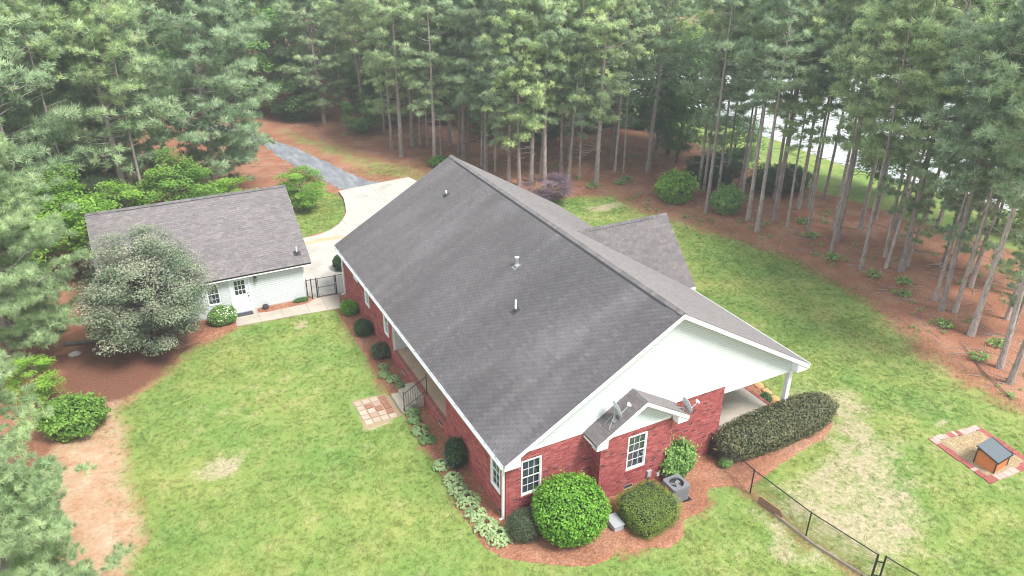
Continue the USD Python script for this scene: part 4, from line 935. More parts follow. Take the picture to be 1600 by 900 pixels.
for k in (3,):
    for z in (0.25, 0.9): obj('hinge', MB().bar((*fp[3], fz[3] + z), (*fp[4], fz[4] + z), 0.03, 0.04).get(), 'black_metal', fe)
pl = thing('timber_edging', 'weathered timber boards laid along the foot of the chain link fence', 'boards', (9.9, -5.5, -0.4))
for a, b, w in (((9.72, -4.1), (9.88, -5.9), 0.05), ((9.89, -5.95), (10.3, -7.7), 0.05), ((10.32, -7.75), (10.7, -9.3), 0.05)):
    obj('board', MB().bar((*a, tz(*a) + 0.045), (*b, tz(*b) + 0.045), 0.07, 0.13).get(), 'grey_wood', pl)
bd_ = thing('leaning_board', 'short rusty brown board standing against the chain link fence', 'board', (9.66, -3.9, tz(9.66, -3.9)))
z = tz(9.7, -3.8); pb = P_((0, 0), (1.15, 0), (1.15, 0.22), (0.98, 0.36), (0.1, 0.36), (0, 0.28)); u = np.array([0.14, -1.0, 0]); u /= np.linalg.norm(u)
obj('panel', prism(pb, (9.62, -3.25, z), u, (0.10, 0.0, 0.99), np.array([-0.022, 0, 0])), 'rust_wood', bd_); obj('cap_strip', MB().bar(np.array([9.655, -3.30, z + 0.375]), np.array([9.655, -3.30, z + 0.375]) + u * 0.92, 0.035, 0.02).get(), 'stone_orange', bd_)

fg = thing('chain_link_gate', 'black chain link gate between garage and brick house', 'gate', (-1.1, 21.05, 0))
gp = [(-2.18, 21.12), (-1.92, 21.10), (-1.62, 21.08), (-0.50, 21.02), (-0.02, 21.0)]
for (x, y), r in zip(gp, (0.03, 0.03, 0.04, 0.04, 0.03)): obj('post', MB().tube([(x, y, 0.0), (x, y, 1.28), (x, y, 1.32)], [r, r, 0.008], 8).get(), 'black_metal', fg, smooth=40)
for a, b in ((0, 2), (3, 4)):
    obj('top_rail', MB().tube([(*gp[a], 1.24), (*gp[b], 1.24)], 0.02, 6).get(), 'black_metal', fg); obj('chain_mesh', chain_link((*gp[a], 0.06), (*gp[b], 0.06), 1.16), 'black_metal', fg, kind='stuff')
a, b = np.array([-1.54, 21.076, 0]), np.array([-0.58, 21.024, 0]); m = MB()
for z in (0.08, 0.66, 1.24): m.tube([a + (0, 0, z), b + (0, 0, z)], 0.02, 6)
for p in (a, b): m.tube([p + (0, 0, 0.06), p + (0, 0, 1.26)], 0.02, 6)
lf = obj('gate_frame', m.get(), 'black_metal', fg); obj('chain_mesh', chain_link(a + (0, 0, 0.08), b + (0, 0, 0.08), 1.14), 'black_metal', lf, kind='stuff'); obj('latch', MB().box((-0.62, 20.96, 0.75), (-0.48, 21.0, 0.85)).get(), 'steel', lf)

# ------------------------------------------------------------------ garage
GX0, GX1, GY0, GY1 = -12.2, -2.2, 21.25, 30.15
gg = thing('garage', 'white sided detached garage with grey shingle roof', 'garage', (-7.2, 25.7, 0))
GE, GRZ, GYR, GXa, GXb, GYE = 2.46, 5.50, 25.7, -12.55, -1.82, 20.82
gsl = (GRZ - GE) / (GYR - GYE)
dh = [(-7.56 - GX0, -6.88 - GX0, 0.78, 2.10), (-6.27 - GX0, -5.33 - GX0, 0.04, 2.10)]
obj('front_wall', wall_back((GX0, GY0, 0), (1, 0, 0), (0, -1, 0), GX1 - GX0, -0.1, 2.5, dh, 0.12), 'lap_shade', gg)
fs = obj('front_siding', MB().box((GX0, GY0 - 0.006, 0.0), (GX0 + 0.01, GY0 - 0.001, 0.1)).get(), 'white_trim', gg)
for (x0, x1, z0, z1) in ((GX0 + 0.08, -7.60, 0.1, 2.42), (-6.84, -6.35, 0.1, 2.42), (-5.25, GX1 - 0.09, 0.1, 2.42), (-7.60, -6.84, 0.1, 0.74), (-7.60, -6.84, 2.14, 2.42), (-6.35, -5.25, 2.18, 2.42)):
    board_gable(fs, (0, GY0 - 0.003, 0), (1, 0, 0), (0, -1, 0), (z0, z1), lambda z, a=x0: a, lambda z, b=x1: b, 0.116)
for x in (GX0, GX1 - 0.085): obj('corner_trim', MB().box((x, GY0 - 0.03, 0.02), (x + 0.085, GY0 - 0.002, 2.44)).get(), 'white_trim', gg)
obj('side_wall', MB().box((GX1 - 0.12, GY0 + 0.125, -0.1), (GX1, GY1, 2.5)).get(), 'white_vinyl', gg); obj('side_wall', MB().box((GX0, GY0 + 0.125, -0.1), (GX0 + 0.12, GY1, 2.5)).get(), 'white_vinyl', gg); obj('back_wall', MB().box((GX0 + 0.125, GY1 - 0.12, -0.1), (GX1 - 0.125, GY1, 2.5)).get(), 'white_vinyl', gg)
for x in (GX0, GX1 - 0.12): obj('gable_wall', prism(P_((GY0, 2.505), (GY1, 2.505), (GYR, GRZ - 0.2)), (x, 0, 0), (0, 1, 0), (0, 0, 1), (0.12, 0, 0)), 'white_vinyl', gg)
window(gg, (-7.22, GY0 - 0.006, 0.78), (1, 0, 0), (0, -1, 0), 0.68, 1.32, 3, 2, label='white paned window in the garage wall')
# door
dm = MB(); dm.box((-6.35, GY0 - 0.04, 0.04), (-6.27, GY0 + 0.06, 2.18)); dm.box((-5.33, GY0 - 0.04, 0.04), (-5.25, GY0 + 0.06, 2.18)); dm.box((-6.268, GY0 - 0.04, 2.10), (-5.332, GY0 + 0.06, 2.18))
obj('door_frame', dm.get(), 'white_trim', gg)
dp = sbox(-6.262, 0.05, -5.338, 2.095).difference(sbox(-6.08, 1.12, -5.52, 1.98))
dr = obj('door', prism(dp, (0, GY0 + 0.04, 0), (1, 0, 0), (0, 0, 1), (0, -0.045, 0)), 'door_paint', gg, label='pale blue door with nine panes')
m = MB()
for a in (-5.893, -5.707): m.box((a - 0.014, GY0 - 0.008, 1.12), (a + 0.014, GY0 + 0.02, 1.98))
for z in (1.407, 1.693):
    for x0, x1 in ((-6.08, -5.907), (-5.879, -5.721), (-5.693, -5.52)): m.box((x0, GY0 - 0.008, z - 0.014), (x1, GY0 + 0.02, z + 0.014))
for x0, x1, z0, z1 in ((-6.10, -6.08, 1.10, 2.0), (-5.52, -5.50, 1.10, 2.0), (-6.08, -5.52, 1.10, 1.12), (-6.08, -5.52, 1.98, 2.0)): m.box((x0, GY0 - 0.014, z0), (x1, GY0 - 0.004, z1))
obj('grille', m.get(), 'white_trim', dr)
for x0, x1 in ((-6.08, -5.907), (-5.879, -5.721), (-5.693, -5.52)):
    for z0, z1 in ((1.12, 1.393), (1.421, 1.679), (1.707, 1.98)): obj('pane', MB().box((x0 + 0.002, GY0 + 0.004, z0 + 0.002), (x1 - 0.002, GY0 + 0.009, z1 - 0.002)).get(), 'glass', dr)
obj('door_back', MB().box((-6.25, GY0 + 0.3, 0.1), (-5.35, GY0 + 0.32, 2.1)).get(), 'dark_room', dr)
m = MB(); m.tm(trimesh.creation.icosphere(2, 0.034).apply_translation((-5.41, GY0 - 0.06, 0.98))); m.tube([(-5.41, GY0 - 0.004, 0.98), (-5.41, GY0 - 0.05, 0.98)], 0.014, 8); m.tube([(-5.41, GY0 - 0.004, 1.14), (-5.41, GY0 - 0.03, 1.14)], 0.03, 10)
obj('handle', m.get(), 'black_metal', dr); obj('threshold', MB().box((-6.3, GY0 - 0.09, 0.015), (-5.3, GY0 + 0.02, 0.045)).get(), 'steel', gg)
# wall lantern
x, y, z = -4.93, GY0 - 0.03, 1.98; m = MB(); m.box((x - 0.06, y - 0.01, z - 0.12), (x + 0.06, y + 0.012, z + 0.1)); m.bar((x, y, z + 0.04), (x, y - 0.12, z + 0.10), 0.02)
ln = obj('wall_lantern', m.get(), 'bronze_metal', gg); c = np.array([x, y - 0.13, z - 0.08])
m = MB(); m.tube([c + (0, 0, 0.15), c + (0, 0, 0.22)], [0.085, 0.01], 6); m.tube([c - (0, 0, 0.13), c - (0, 0, 0.10)], [0.04, 0.065], 6)
for k in range(6): a = k * PI / 3; m.bar(c + (0.06 * math.cos(a), 0.06 * math.sin(a), -0.1), c + (0.08 * math.cos(a), 0.08 * math.sin(a), 0.15), 0.009, up=(1, 0.3, 0))
obj('cage', m.get(), 'bronze_metal', ln); obj('shade', MB().tube([c - (0, 0, 0.1), c + (0, 0, 0.148)], [0.054, 0.07], 12).get(), 'lamp_glass', ln)
# roof
gr_ = obj('roof', prism(P_((GYE, GE - 0.1), (GYR, GRZ - 0.1), (2 * GYR - GYE, GE - 0.1), (2 * GYR - GYE, GE), (GYR, GRZ), (GYE, GE)), (GXa, 0, 0), (0, 1, 0), (0, 0, 1), (GXb - GXa, 0, 0)), 'roof_deck', gg)
gv = np.array([0, 1, gsl]) / math.hypot(1, gsl); gl = (GYR - GYE) * math.hypot(1, gsl)
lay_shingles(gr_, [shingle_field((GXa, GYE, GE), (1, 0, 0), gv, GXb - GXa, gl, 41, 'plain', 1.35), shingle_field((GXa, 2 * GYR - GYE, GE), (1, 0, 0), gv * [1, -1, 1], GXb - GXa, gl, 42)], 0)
ridge_caps(gr_, (GXa, GYR, GRZ), (GXb, GYR, GRZ), [-gv, -(gv * [1, -1, 1])], 50, 43, 0.05, 0.16)
ridge_vent(gr_, (GXa + 1.5, GYR, GRZ), (GXb - 1.4, GYR, GRZ), [-gv, -(gv * [1, -1, 1])], 0.165, 0.03)
for x, o in ((GXa, (-1, 0, 0)), (GXb, (1, 0, 0))):
    rake(gg, (x, GYE, GE), (x, GYR, GRZ), o, 0.025, 0.17); rake(gg, (x, 2 * GYR - GYE, GE), (x, GYR, GRZ), o, 0.025, 0.17)
obj('fascia', MB().box((GXa + 0.0, GYE + 0.001, GE - 0.17), (GXb, GYE + 0.025, GE - 0.012)).get(), 'white_trim', gg)
obj('soffit', MB().box((GXa + 0.01, GYE + 0.026, GE - 0.16), (GXb - 0.01, GY0 + 0.0, GE - 0.145)).get(), 'white_vinyl', gg)
obj('frieze_board', MB().box((GX0 + 0.09, GY0 - 0.028, 2.22), (GX1 - 0.09, GY0 - 0.024 + 0.02, 2.30)).get(), 'white_trim', gg) if False else None
gn = np.array([0, -gsl, 1.0]); roof_pipe(gr_, -2.42, 21.45, GE + gsl * (21.45 - GYE), 0.04, 0.42, 'white_paint', normal=gn)
mt = obj('door_mat', rbox((-6.2, 20.70, 0.037), (-5.35, 21.12, 0.052), 0.02), 'rubber_mat'); tag(mt, 'dark doormat lying in front of the garage door', 'doormat')

# ------------------------------------------------------------------ dog house on its pad
PZ0 = tz(20.6, -5.4)
pd = thing('edged_pad', 'square of wood chips edged with pink and red pavers', 'paved pad', (20.6, -5.4, PZ0))
ca, cb2, cc, cd = np.array([19.35, -3.62]), np.array([22.25, -4.05]), np.array([21.95, -6.95]), np.array([19.0, -6.80])
obj('chip_bed', mound(Polygon([ca, cb2, cc, cd]).buffer(-0.25), 0.08, 0.05, 0.05, 12, edge=0.1), 'pad_soil', pd)
r_ = np.random.default_rng(12); inner = Polygon([ca, cb2, cc, cd]).buffer(-0.45)
cp = []
while len(cp) < 2600:
    x, y = r_.uniform(18.9, 22.3), r_.uniform(-7.0, -3.6)
    if inner.contains(shapely.Point(x, y)): cp.append((x, y))
cp = np.array(cp); a = r_.uniform(0, 2 * PI, len(cp)); l = r_.uniform(0.03, 0.09, len(cp)); w = r_.uniform(0.012, 0.035, len(cp)); tl = r_.uniform(-0.25, 0.25, len(cp))
U = np.stack([np.cos(a) * l, np.sin(a) * l, tl * l], -1); V = np.stack([-np.sin(a) * w, np.cos(a) * w, 0 * a], -1)
v, f = boxes(np.column_stack([cp, PZ0 + 0.045 + r_.uniform(0, 0.02, len(cp))]), U, V, np.tile((0, 0, 0.006), (len(cp), 1)))
obj('wood_chips', (v, f), 'chips', pd, tint=np.repeat(np.array([0.52, 0.39, 0.22]) * r_.uniform(0.55, 1.35, (len(cp), 1)), 8, 0), kind='stuff')
pink, brk = np.array([0.54, 0.33, 0.29]), np.array([0.30, 0.085, 0.075])
for e, (s, t2) in enumerate(((ca, cb2), (cb2, cc), (cc, cd), (cd, ca))):
    d = t2 - s; ln = np.linalg.norm(d); u = d / ln; nrm = np.array([u[1], -u[0]]); q = 0.02
    while q < ln - 0.12:
        w = min(r_.choice([0.20, 0.30, 0.40]), ln - q - 0.01); dep = r_.choice([0.28, 0.36])
        isp = r_.random() < (0.75, 0.25, 0.2, 0.5)[e]
        o = s + u * q + nrm * 0.03 * r_.uniform(-1, 1); zz = PZ0 + r_.uniform(0.035, 0.06)
        v, f = boxes([(*o, zz - 0.12)], [(*(u * (w - 0.02)), r_.uniform(-0.01, 0.01))], [(*(nrm * dep), 0)], [(0, 0, 0.12)])
        obj('paver', (v, f), 'paver', pd, tint=np.tile((pink if isp else brk) * r_.uniform(0.85, 1.2), (8, 1))); q += w
dg = thing('dog_house', 'small orange wooden dog house with slanted dark blue roof', 'dog house', (20.2, -5.9, PZ0))
o = np.array([19.62, -5.62, PZ0 + 0.06]); e1 = np.array([0.0, 0.0, 0.0]); uu = np.array([0.08, -0.98, 0]); uu /= np.linalg.norm(uu); ww = np.array([0.98, 0.08, 0]); W_, D_ = 0.85, 1.02
for side in (0, 1):     # gable sides with sloping top, boards
    oo = o + ww * (0 if side == 0 else D_ - 0.02)
    for k in range(4):
        z0, z1 = 0.17 * k, 0.17 * k + 0.165
        P2 = P_((0, z0), (W_, z0), (W_, z1), (0, z1)).intersection(P_((0, 0), (W_, 0), (W_, 0.56), (0, 0.80)))
        if P2.is_empty or P2.area < 1e-3: continue
        obj('side_board', prism(P2, oo, uu, (0, 0, 1), ww * 0.02), 'orange_wood', dg)
for k in range(5):
    z0, z1 = 0.16 * k, 0.16 * k + 0.155
    if k < 4: obj('front_board', MB().obox(o + uu * (W_ - 0.02) + ww * 0.022 + (0, 0, z0), ww * (D_ - 0.044), uu * 0.02, (0, 0, min(z1, 0.56) - z0)).get(), 'orange_wood', dg)
    obj('back_board', MB().obox(o + ww * 0.022 + (0, 0, z0), ww * (D_ - 0.044), uu * 0.02, (0, 0, z1 - z0)).get(), 'orange_wood', dg)
for a, b, hgt in ((0, 0, 0.80), (W_, 0, 0.57), (W_, D_, 0.57), (0, D_, 0.80)):
    obj('corner_post', MB().bar(o + uu * a + ww * b, o + uu * a + ww * b + (0, 0, hgt), 0.045, up=(1, 0, 0)).get(), 'black_metal', dg)
ro = o - uu * 0.07 - ww * 0.07 + np.array([0, 0, 0.835]); rs = uu * (W_ + 0.14) + np.array([0, 0, -0.275])
rf = obj('roof', MB().obox(ro, rs, ww * (D_ + 0.14), (0, 0, 0.03)).get(), 'slate_roof', dg)
m = MB(); m.bar(ro + (0, 0, 0.02), ro + rs + (0, 0, 0.02), 0.04, 0.05); m.bar(ro + ww * (D_ + 0.14) + (0, 0, 0.02), ro + ww * (D_ + 0.14) + rs + (0, 0, 0.02), 0.04, 0.05); m.bar(ro + rs + (0, 0, 0.01), ro + rs + ww * (D_ + 0.14) + (0, 0, 0.01), 0.04, 0.05)
obj('roof_trim', m.get(), 'black_metal', rf)

# ------------------------------------------------------------------ foliage builders
def leaf_cards(C, N, L_, Wd, r, fold=0.15):
    """Pointed leaf-shaped quads at C with normals N; returns vertices, faces."""
    n = len(C); N = N / (np.linalg.norm(N, axis=1, keepdims=True) + 1e-9)
    t = r.normal(size=(n, 3)); t -= N * np.einsum('ij,ij->i', t, N)[:, None]; t /= np.linalg.norm(t, axis=1, keepdims=True) + 1e-9
    s = np.cross(N, t); L_, Wd = np.broadcast_to(L_, (n,))[:, None], np.broadcast_to(Wd, (n,))[:, None]
    v = np.stack([C - t * L_ / 2, C + s * Wd / 2 + N * fold * Wd, C + t * L_ / 2, C - s * Wd / 2 + N * fold * Wd], 1).reshape(-1, 3)
    q = np.arange(n)[:, None] * 4
    return v, np.vstack([q + [0, 1, 2], q + [0, 2, 3]])

def sphere_dirs(n, r):
    d = r.normal(size=(n, 3)); return d / np.linalg.norm(d, axis=1, keepdims=True)

def shrub(name, label, base, radii, n, size, mat, seed, power=2.0, lift=0.0, noise=0.08, core=0.86, leafbias=0.0, group=None, cat='shrub', rot=0.0, tips=0.5, floor=0.0, noise_scale=3.0, shoots=0, shoot_len=0.2):
    """A clipped or loose shrub: leaves on a noisy superellipsoid over a dark inner mass. BASE is on the ground."""
    r = np.random.default_rng(seed); b = np.array(base, float); R = np.array(radii, float)
    c = b + np.array([0, 0, R[2] + lift])
    t = thing(name, label, cat, b, group=group)
    ca_, sa_ = math.cos(rot), math.sin(rot); RM = np.array([[ca_, -sa_, 0], [sa_, ca_, 0], [0, 0, 1]])
    def surf(d):
        k = (np.abs(d) ** power).sum(1) ** (-1 / power)
        nz = meshkit.fbm(d * noise_scale + seed * 3.1, 3, seed) - 0.5
        return d * k[:, None] * (1 + nz[:, None] * noise * 4)
    ico = trimesh.creation.icosphere(4); p = surf(np.asarray(ico.vertices)) * R * core
    p[:, 2] = np.maximum(p[:, 2], -R[2] - lift + 0.03)
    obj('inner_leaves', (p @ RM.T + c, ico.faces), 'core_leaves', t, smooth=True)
    if lift > 0.05: obj('stem', MB().tube([b, b + (0, 0, lift + R[2] * 0.6)], [0.06, 0.04], 7).get(), 'dark_bark', t)
    d = sphere_dirs(int(n * 1.25), r); p = surf(d); keep = (p[:, 2] * R[2] > -R[2] - lift + 0.04 + floor)
    d, p = d[keep][:n], p[keep][:n]; dep = r.uniform(0.88, 1.07, len(p)) ** 1.0
    if shoots:       # stray shoots that break the outline
        sd0 = sphere_dirs(shoots, r); sd0[:, 2] = np.abs(sd0[:, 2]) * 0.8 + sd0[:, 2] * 0.2; sd0 /= np.linalg.norm(sd0, axis=1, keepdims=True)
        d2 = np.repeat(sd0, 6, 0) + r.normal(0, 0.05, (shoots * 6, 3)); d2 /= np.linalg.norm(d2, axis=1, keepdims=True)
        d = np.vstack([d, d2]); p = np.vstack([p, surf(d2)]); dep = np.concatenate([dep, 1 + np.tile(np.linspace(0, 1, 6), shoots) * np.repeat(r.uniform(0.06, shoot_len, shoots), 6)])
    nn = d / R; nn /= np.linalg.norm(nn, axis=1, keepdims=True)
    N = nn * 0.8 + r.normal(size=p.shape) * 0.55 + np.array([0, 0, 0.25])
    C = (p * dep[:, None] * R) @ RM.T + c
    v, f = leaf_cards(C, N @ RM.T, size * r.uniform(0.7, 1.3, len(p)), size * 0.55 * r.uniform(0.8, 1.2, len(p)), r)
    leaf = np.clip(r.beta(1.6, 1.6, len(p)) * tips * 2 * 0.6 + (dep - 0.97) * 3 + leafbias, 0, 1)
    obj('leaves', (v, f), mat, t, leaf=np.repeat(leaf, 4))
    return t

def pine_proto(seed, H, cb, R, r0, needles=24, tuft=0.30, wd=0.035, dens=1.0, top_round=1.0, stubs=10, whorl=0.55, droop=0.0, tufts=7, pads=1.25, pad_r=0.46):
    """A pine in local coordinates: (trunk mesh, crown mesh, leaf weights)."""
    r = np.random.default_rng(seed)
    zs = np.linspace(0, H * 0.98, 14); bend = np.cumsum(r.normal(0, 0.035, (14, 2)), 0) * (zs / H)[:, None] * 1.2
    ax = np.column_stack([bend, zs]); rad = r0 * (1 - 0.86 * (zs / H)) ; rad[0] *= 1.25
    tr = MB(); tr.tube(ax, rad, 9)
    axis_at = lambda z: np.array([np.interp(z, zs, ax[:, 0]), np.interp(z, zs, ax[:, 1]), z])
    C, Dv, Sz, Pt = [], [], [], []
    z = cb
    while z < H - 0.1:
        q = (z - cb) / (H - cb)
        prof = (0.45 + 0.55 * min(1, q / 0.28)) * (1 - max(0, (q - 0.25) / 0.75) ** (1.7 * top_round)) + 0.10
        nb = r.integers(3, 6)
        for k in range(nb):
            if r.random() > dens: continue
            a = r.uniform(0, 2 * PI); ln = R * prof * r.uniform(0.6, 1.12); el = math.radians(-8 + 62 * q ** 1.2 + r.normal(0, 8)) - droop
            u = np.array([math.cos(a), math.sin(a), 0]); b0 = axis_at(z + r.uniform(-0.2, 0.2)); m_ = 5
            pts = [b0 + u * ln * s * math.cos(el) + np.array([0, 0, ln * s * math.sin(el) + 0.14 * ln * s * s]) for s in np.linspace(0, 1, m_)]
            pts = np.array(pts); pts[1:] += r.normal(0, 0.04 * ln, (m_ - 1, 3)) * np.array([1, 1, 0.6])
            tr.tube(pts, np.linspace(max(0.012, 0.013 * ln), 0.005, m_), 4, False)
            npad = max(1, int(round(ln * pads * r.uniform(0.8, 1.2))))
            for w_ in range(npad):
                s = 1.0 if w_ == 0 else r.uniform(0.3, 0.95)
                p = np.array([np.interp(s, np.linspace(0, 1, m_), pts[:, i]) for i in range(3)])
                p = p + np.array([-u[1], u[0], 0]) * r.normal(0, 0.24 * ln * (1.1 - s * 0.5)) + np.array([0, 0, 0.08])
                pr_ = pad_r * r.uniform(0.7, 1.25)
                nt = max(4, int(tufts * (pr_ / pad_r) ** 2)); dd = sphere_dirs(nt, r); dd[:, 2] = np.abs(dd[:, 2]) * 0.9 - 0.15
                C.append(p + dd * pr_ * np.array([1, 1, 0.55]) * r.uniform(0.45, 1.0, (nt, 1)))
                dv = dd * np.array([1, 1, 0.8]) + u * 0.30 + np.array([0, 0, 0.35]); Dv.append(dv / np.linalg.norm(dv, axis=1, keepdims=True)); Sz.append(r.uniform(0.75, 1.2, nt)); Pt.append(np.full(nt, r.normal(0, 0.13)))
        z += whorl * r.uniform(0.75, 1.25) * (1 if q < 0.7 else 0.7)
    for k in range(stubs):       # dead stubs under the crown
        z = r.uniform(cb * 0.45, cb * 1.05); a = r.uniform(0, 2 * PI); ln = r.uniform(0.4, 1.6); u = np.array([math.cos(a), math.sin(a), r.uniform(-0.15, 0.3)]); b0 = axis_at(z)
        tr.tube([b0, b0 + u * ln * 0.5, b0 + u * ln + (0, 0, r.uniform(-0.2, 0.1))], [0.022, 0.014, 0.006], 4, False)
    C, Dv, Sz, Pt = np.vstack(C), np.vstack(Dv), np.concatenate(Sz), np.concatenate(Pt); n = len(C)
    d = r.normal(size=(n, needles, 3)) * 0.75 + Dv[:, None] * 1.0; d /= np.linalg.norm(d, axis=2, keepdims=True)
    s = np.cross(d, r.normal(size=d.shape)); s /= np.linalg.norm(s, axis=2, keepdims=True)
    ln = tuft * Sz[:, None, None] * r.uniform(0.75, 1.2, (n, needles, 1)); B = C[:, None] - Dv[:, None] * tuft * 0.25 + r.normal(0, 0.05, (n, needles, 3)) * tuft * 2
    w = wd * r.uniform(0.8, 1.25, (n, needles, 1))
    v = np.stack([B + d * ln * 0.12 - s * w / 2, B + d * ln * 0.12 + s * w / 2, B + d * ln], 2)
    o = np.broadcast_to(Dv[:, None], d.shape); g_ = np.cross(v[:, :, 1] - v[:, :, 0], v[:, :, 2] - v[:, :, 0]); turn = (g_ * o).sum(-1) < 0
    v[turn] = v[turn][:, [1, 0, 2]]; g_[turn] *= -1; g_ /= np.linalg.norm(g_, axis=-1, keepdims=True) + 1e-12
    nr = o * 0.8 + g_ * 0.45; nr /= np.linalg.norm(nr, axis=-1, keepdims=True); nr = np.repeat(nr.reshape(-1, 3), 3, 0)
    v = v.reshape(-1, 3); f = np.arange(len(v)).reshape(-1, 3)
    tone = np.clip(0.42 + Pt[:, None] + r.normal(0, 0.12, (n, 1)) + r.normal(0, 0.12, (n, needles)), 0, 1)
    leaf = np.stack([tone * 0.7, tone * 0.7, np.clip(tone * 1.25, 0, 1)], 2).reshape(-1)
    return tr.get(), (v, f), leaf, nr

def broadleaf_proto(seed, H, cb, R, n, size, r0=0.12, layers=True, clumps=60, flat=0.35, squash=1.0, wdr=0.6, spread=0.36, cone=0.0):
    """A leafy tree: limbs from the trunk, leaves in flattened sprays at their ends."""
    r = np.random.default_rng(seed); tr = MB()
    zs = np.linspace(0, H * 0.85, 8); bend = np.cumsum(r.normal(0, 0.06, (8, 2)), 0) * (zs / H)[:, None]; ax = np.column_stack([bend, zs])
    tr.tube(ax, r0 * (1 - 0.85 * zs / H), 8)
    K = []
    for k in range(clumps):
        d = sphere_dirs(1, r)[0]; rr = r.uniform(0.25, 1.0) ** 0.45
        cone_ = 1 - cone * (0.5 + 0.5 * d[2]) ** 2; p = np.array([d[0] * R * rr * cone_, d[1] * R * rr * cone_, cb + (H - cb) * (0.5 + 0.5 * d[2] * rr * squash)]); K.append(p)
        z0 = min(max(cb * 0.7, p[2] - 0.35 * math.hypot(p[0], p[1]) - 0.3), H * 0.8); b0 = np.array([np.interp(z0, zs, ax[:, 0]), np.interp(z0, zs, ax[:, 1]), z0])
        mid = (b0 + p) / 2 + (0, 0, -0.05 * R) + r.normal(0, 0.05 * R, 3); tr.tube([b0, mid, p], [0.022 + 0.01 * R / 3, 0.016, 0.006], 4, False)
    K = np.array(K); per = n // clumps; cs = spread * R * r.uniform(0.7, 1.2, (clumps, 1, 1))
    off = sphere_dirs(clumps * per, r).reshape(clumps, per, 3) * (r.uniform(0, 1, (clumps, per, 1)) ** 0.45) * np.array([1.05, 1.05, 1.05 * flat]) * cs
    out = K - np.array([0, 0, (cb + H) / 2 - 0.2 * H]); out[:, 2] *= 0.4; out /= np.linalg.norm(out, axis=1, keepdims=True) + 1e-9
    off[..., 2] -= 0.25 * np.linalg.norm(off[..., :2], axis=2) * flat
    C = (K[:, None] + off).reshape(-1, 3); N = np.array([0, 0, 1.0]) + np.repeat(out, per, 0) * 0.45 + r.normal(size=C.shape) * 0.45
    v, f = leaf_cards(C, N, size * r.uniform(0.7, 1.25, len(C)), size * wdr * r.uniform(0.8, 1.2, len(C)), r)
    ctone = r.normal(0.5, 0.16, (clumps, 1)); hgt = off[..., 2] / (cs[..., 0] * 0.55 * max(flat, 0.2))
    leaf = np.clip(ctone + 0.13 * hgt + r.normal(0, 0.14, (clumps, per)), 0, 1).reshape(-1)
    return tr.get(), (v, f), np.repeat(leaf, 4)

def build_tree(name, label, cat, proto, needle_mat, bark='pine_bark', group=None, loc=(0, 0, 0), rot=0.0, scale=1.0, crown='crown'):
    t = thing(name, label, cat, (0, 0, 0), group=group)
    obj('trunk', proto[0], bark, t, smooth=60, world=False); obj(crown, proto[1], needle_mat, t, leaf=proto[2], world=False, normals=proto[3] if len(proto) > 3 else None)
    place(t, loc, rot, scale); return t

class Stand:
    """Prototypes of one kind; the first use of each is the tree itself, later ones are copies of it."""
    def __init__(self, name, cat, protos, mat, bark): self.name, self.cat, self.p, self.mat, self.bark, self.first = name, cat, protos, mat, bark, {}
    def put(self, k, x, y, rot, scale, label, group=None, sink=0.05):
        loc = (x, y, tz(x, y) - sink); k = k % len(self.p)
        if k not in self.first:
            self.first[k] = build_tree(self.name, label, self.cat, self.p[k], self.mat, self.bark, group, loc, rot, scale); return self.first[k]
        return copy_of(self.first[k], self.name, loc, rot, scale, label, group, float(rng.normal(0, 1.9)))

ORD = ['first', 'second', 'third', 'fourth', 'fifth', 'sixth', 'seventh', 'eighth', 'ninth', 'tenth', 'eleventh', 'twelfth', 'thirteenth', 'fourteenth', 'fifteenth', 'sixteenth', 'seventeenth', 'eighteenth', 'nineteenth', 'twentieth', 'twenty-first', 'twenty-second', 'twenty-third', 'twenty-fourth', 'twenty-fifth', 'twenty-sixth', 'twenty-seventh', 'twenty-eighth', 'twenty-ninth', 'thirtieth', 'thirty-first', 'thirty-second', 'thirty-third', 'thirty-fourth', 'thirty-fifth', 'thirty-sixth', 'thirty-seventh', 'thirty-eighth', 'thirty-ninth', 'fortieth', 'forty-first', 'forty-second', 'forty-third']

tall = Stand('pine_tree', 'pine tree', [pine_proto(100 + k, 20.0, cb, R, r0, 22, 0.34, 0.05, 0.95, 1.0, 18) for k, (cb, R, r0) in enumerate(((9.5, 2.8, 0.165), (10.5, 2.5, 0.135), (9.0, 3.1, 0.20), (11.0, 2.4, 0.12), (8.2, 2.8, 0.15), (10.0, 2.9, 0.175)))], 'pine_needles', 'pine_bark')
low = Stand('low_pine', 'pine tree', [pine_proto(120 + k, 17.5, cb, R, r0, 22, 0.34, 0.05, 0.9, 1.0, 14) for k, (cb, R, r0) in enumerate(((4.2, 2.9, 0.17), (5.4, 3.1, 0.19), (3.2, 2.7, 0.15), (6.2, 3.2, 0.20)))], 'pine_needles', 'pine_bark')
slim = Stand('slim_pine', 'pine tree', [pine_proto(140 + k, 15.0, cb, R, r0, 22, 0.32, 0.046, 0.9, 1.0, 16, pad_r=0.38) for k, (cb, R, r0) in enumerate(((8.0, 1.9, 0.10), (6.4, 2.1, 0.11), (4.0, 2.2, 0.12)))], 'pine_needles', 'pine_bark')
bushy = Stand('bushy_pine', 'pine tree', [pine_proto(160, 18.0, 1.8, 5.0, 0.30, 24, 0.36, 0.048, 1.0, 1.3, 8, 0.45, pads=2.0, pad_r=0.52), pine_proto(161, 16.0, 2.4, 4.0, 0.24, 24, 0.36, 0.048, 1.0, 1.2, 8, 0.45, pads=1.9, pad_r=0.5)], 'pine_needles', 'pine_bark')
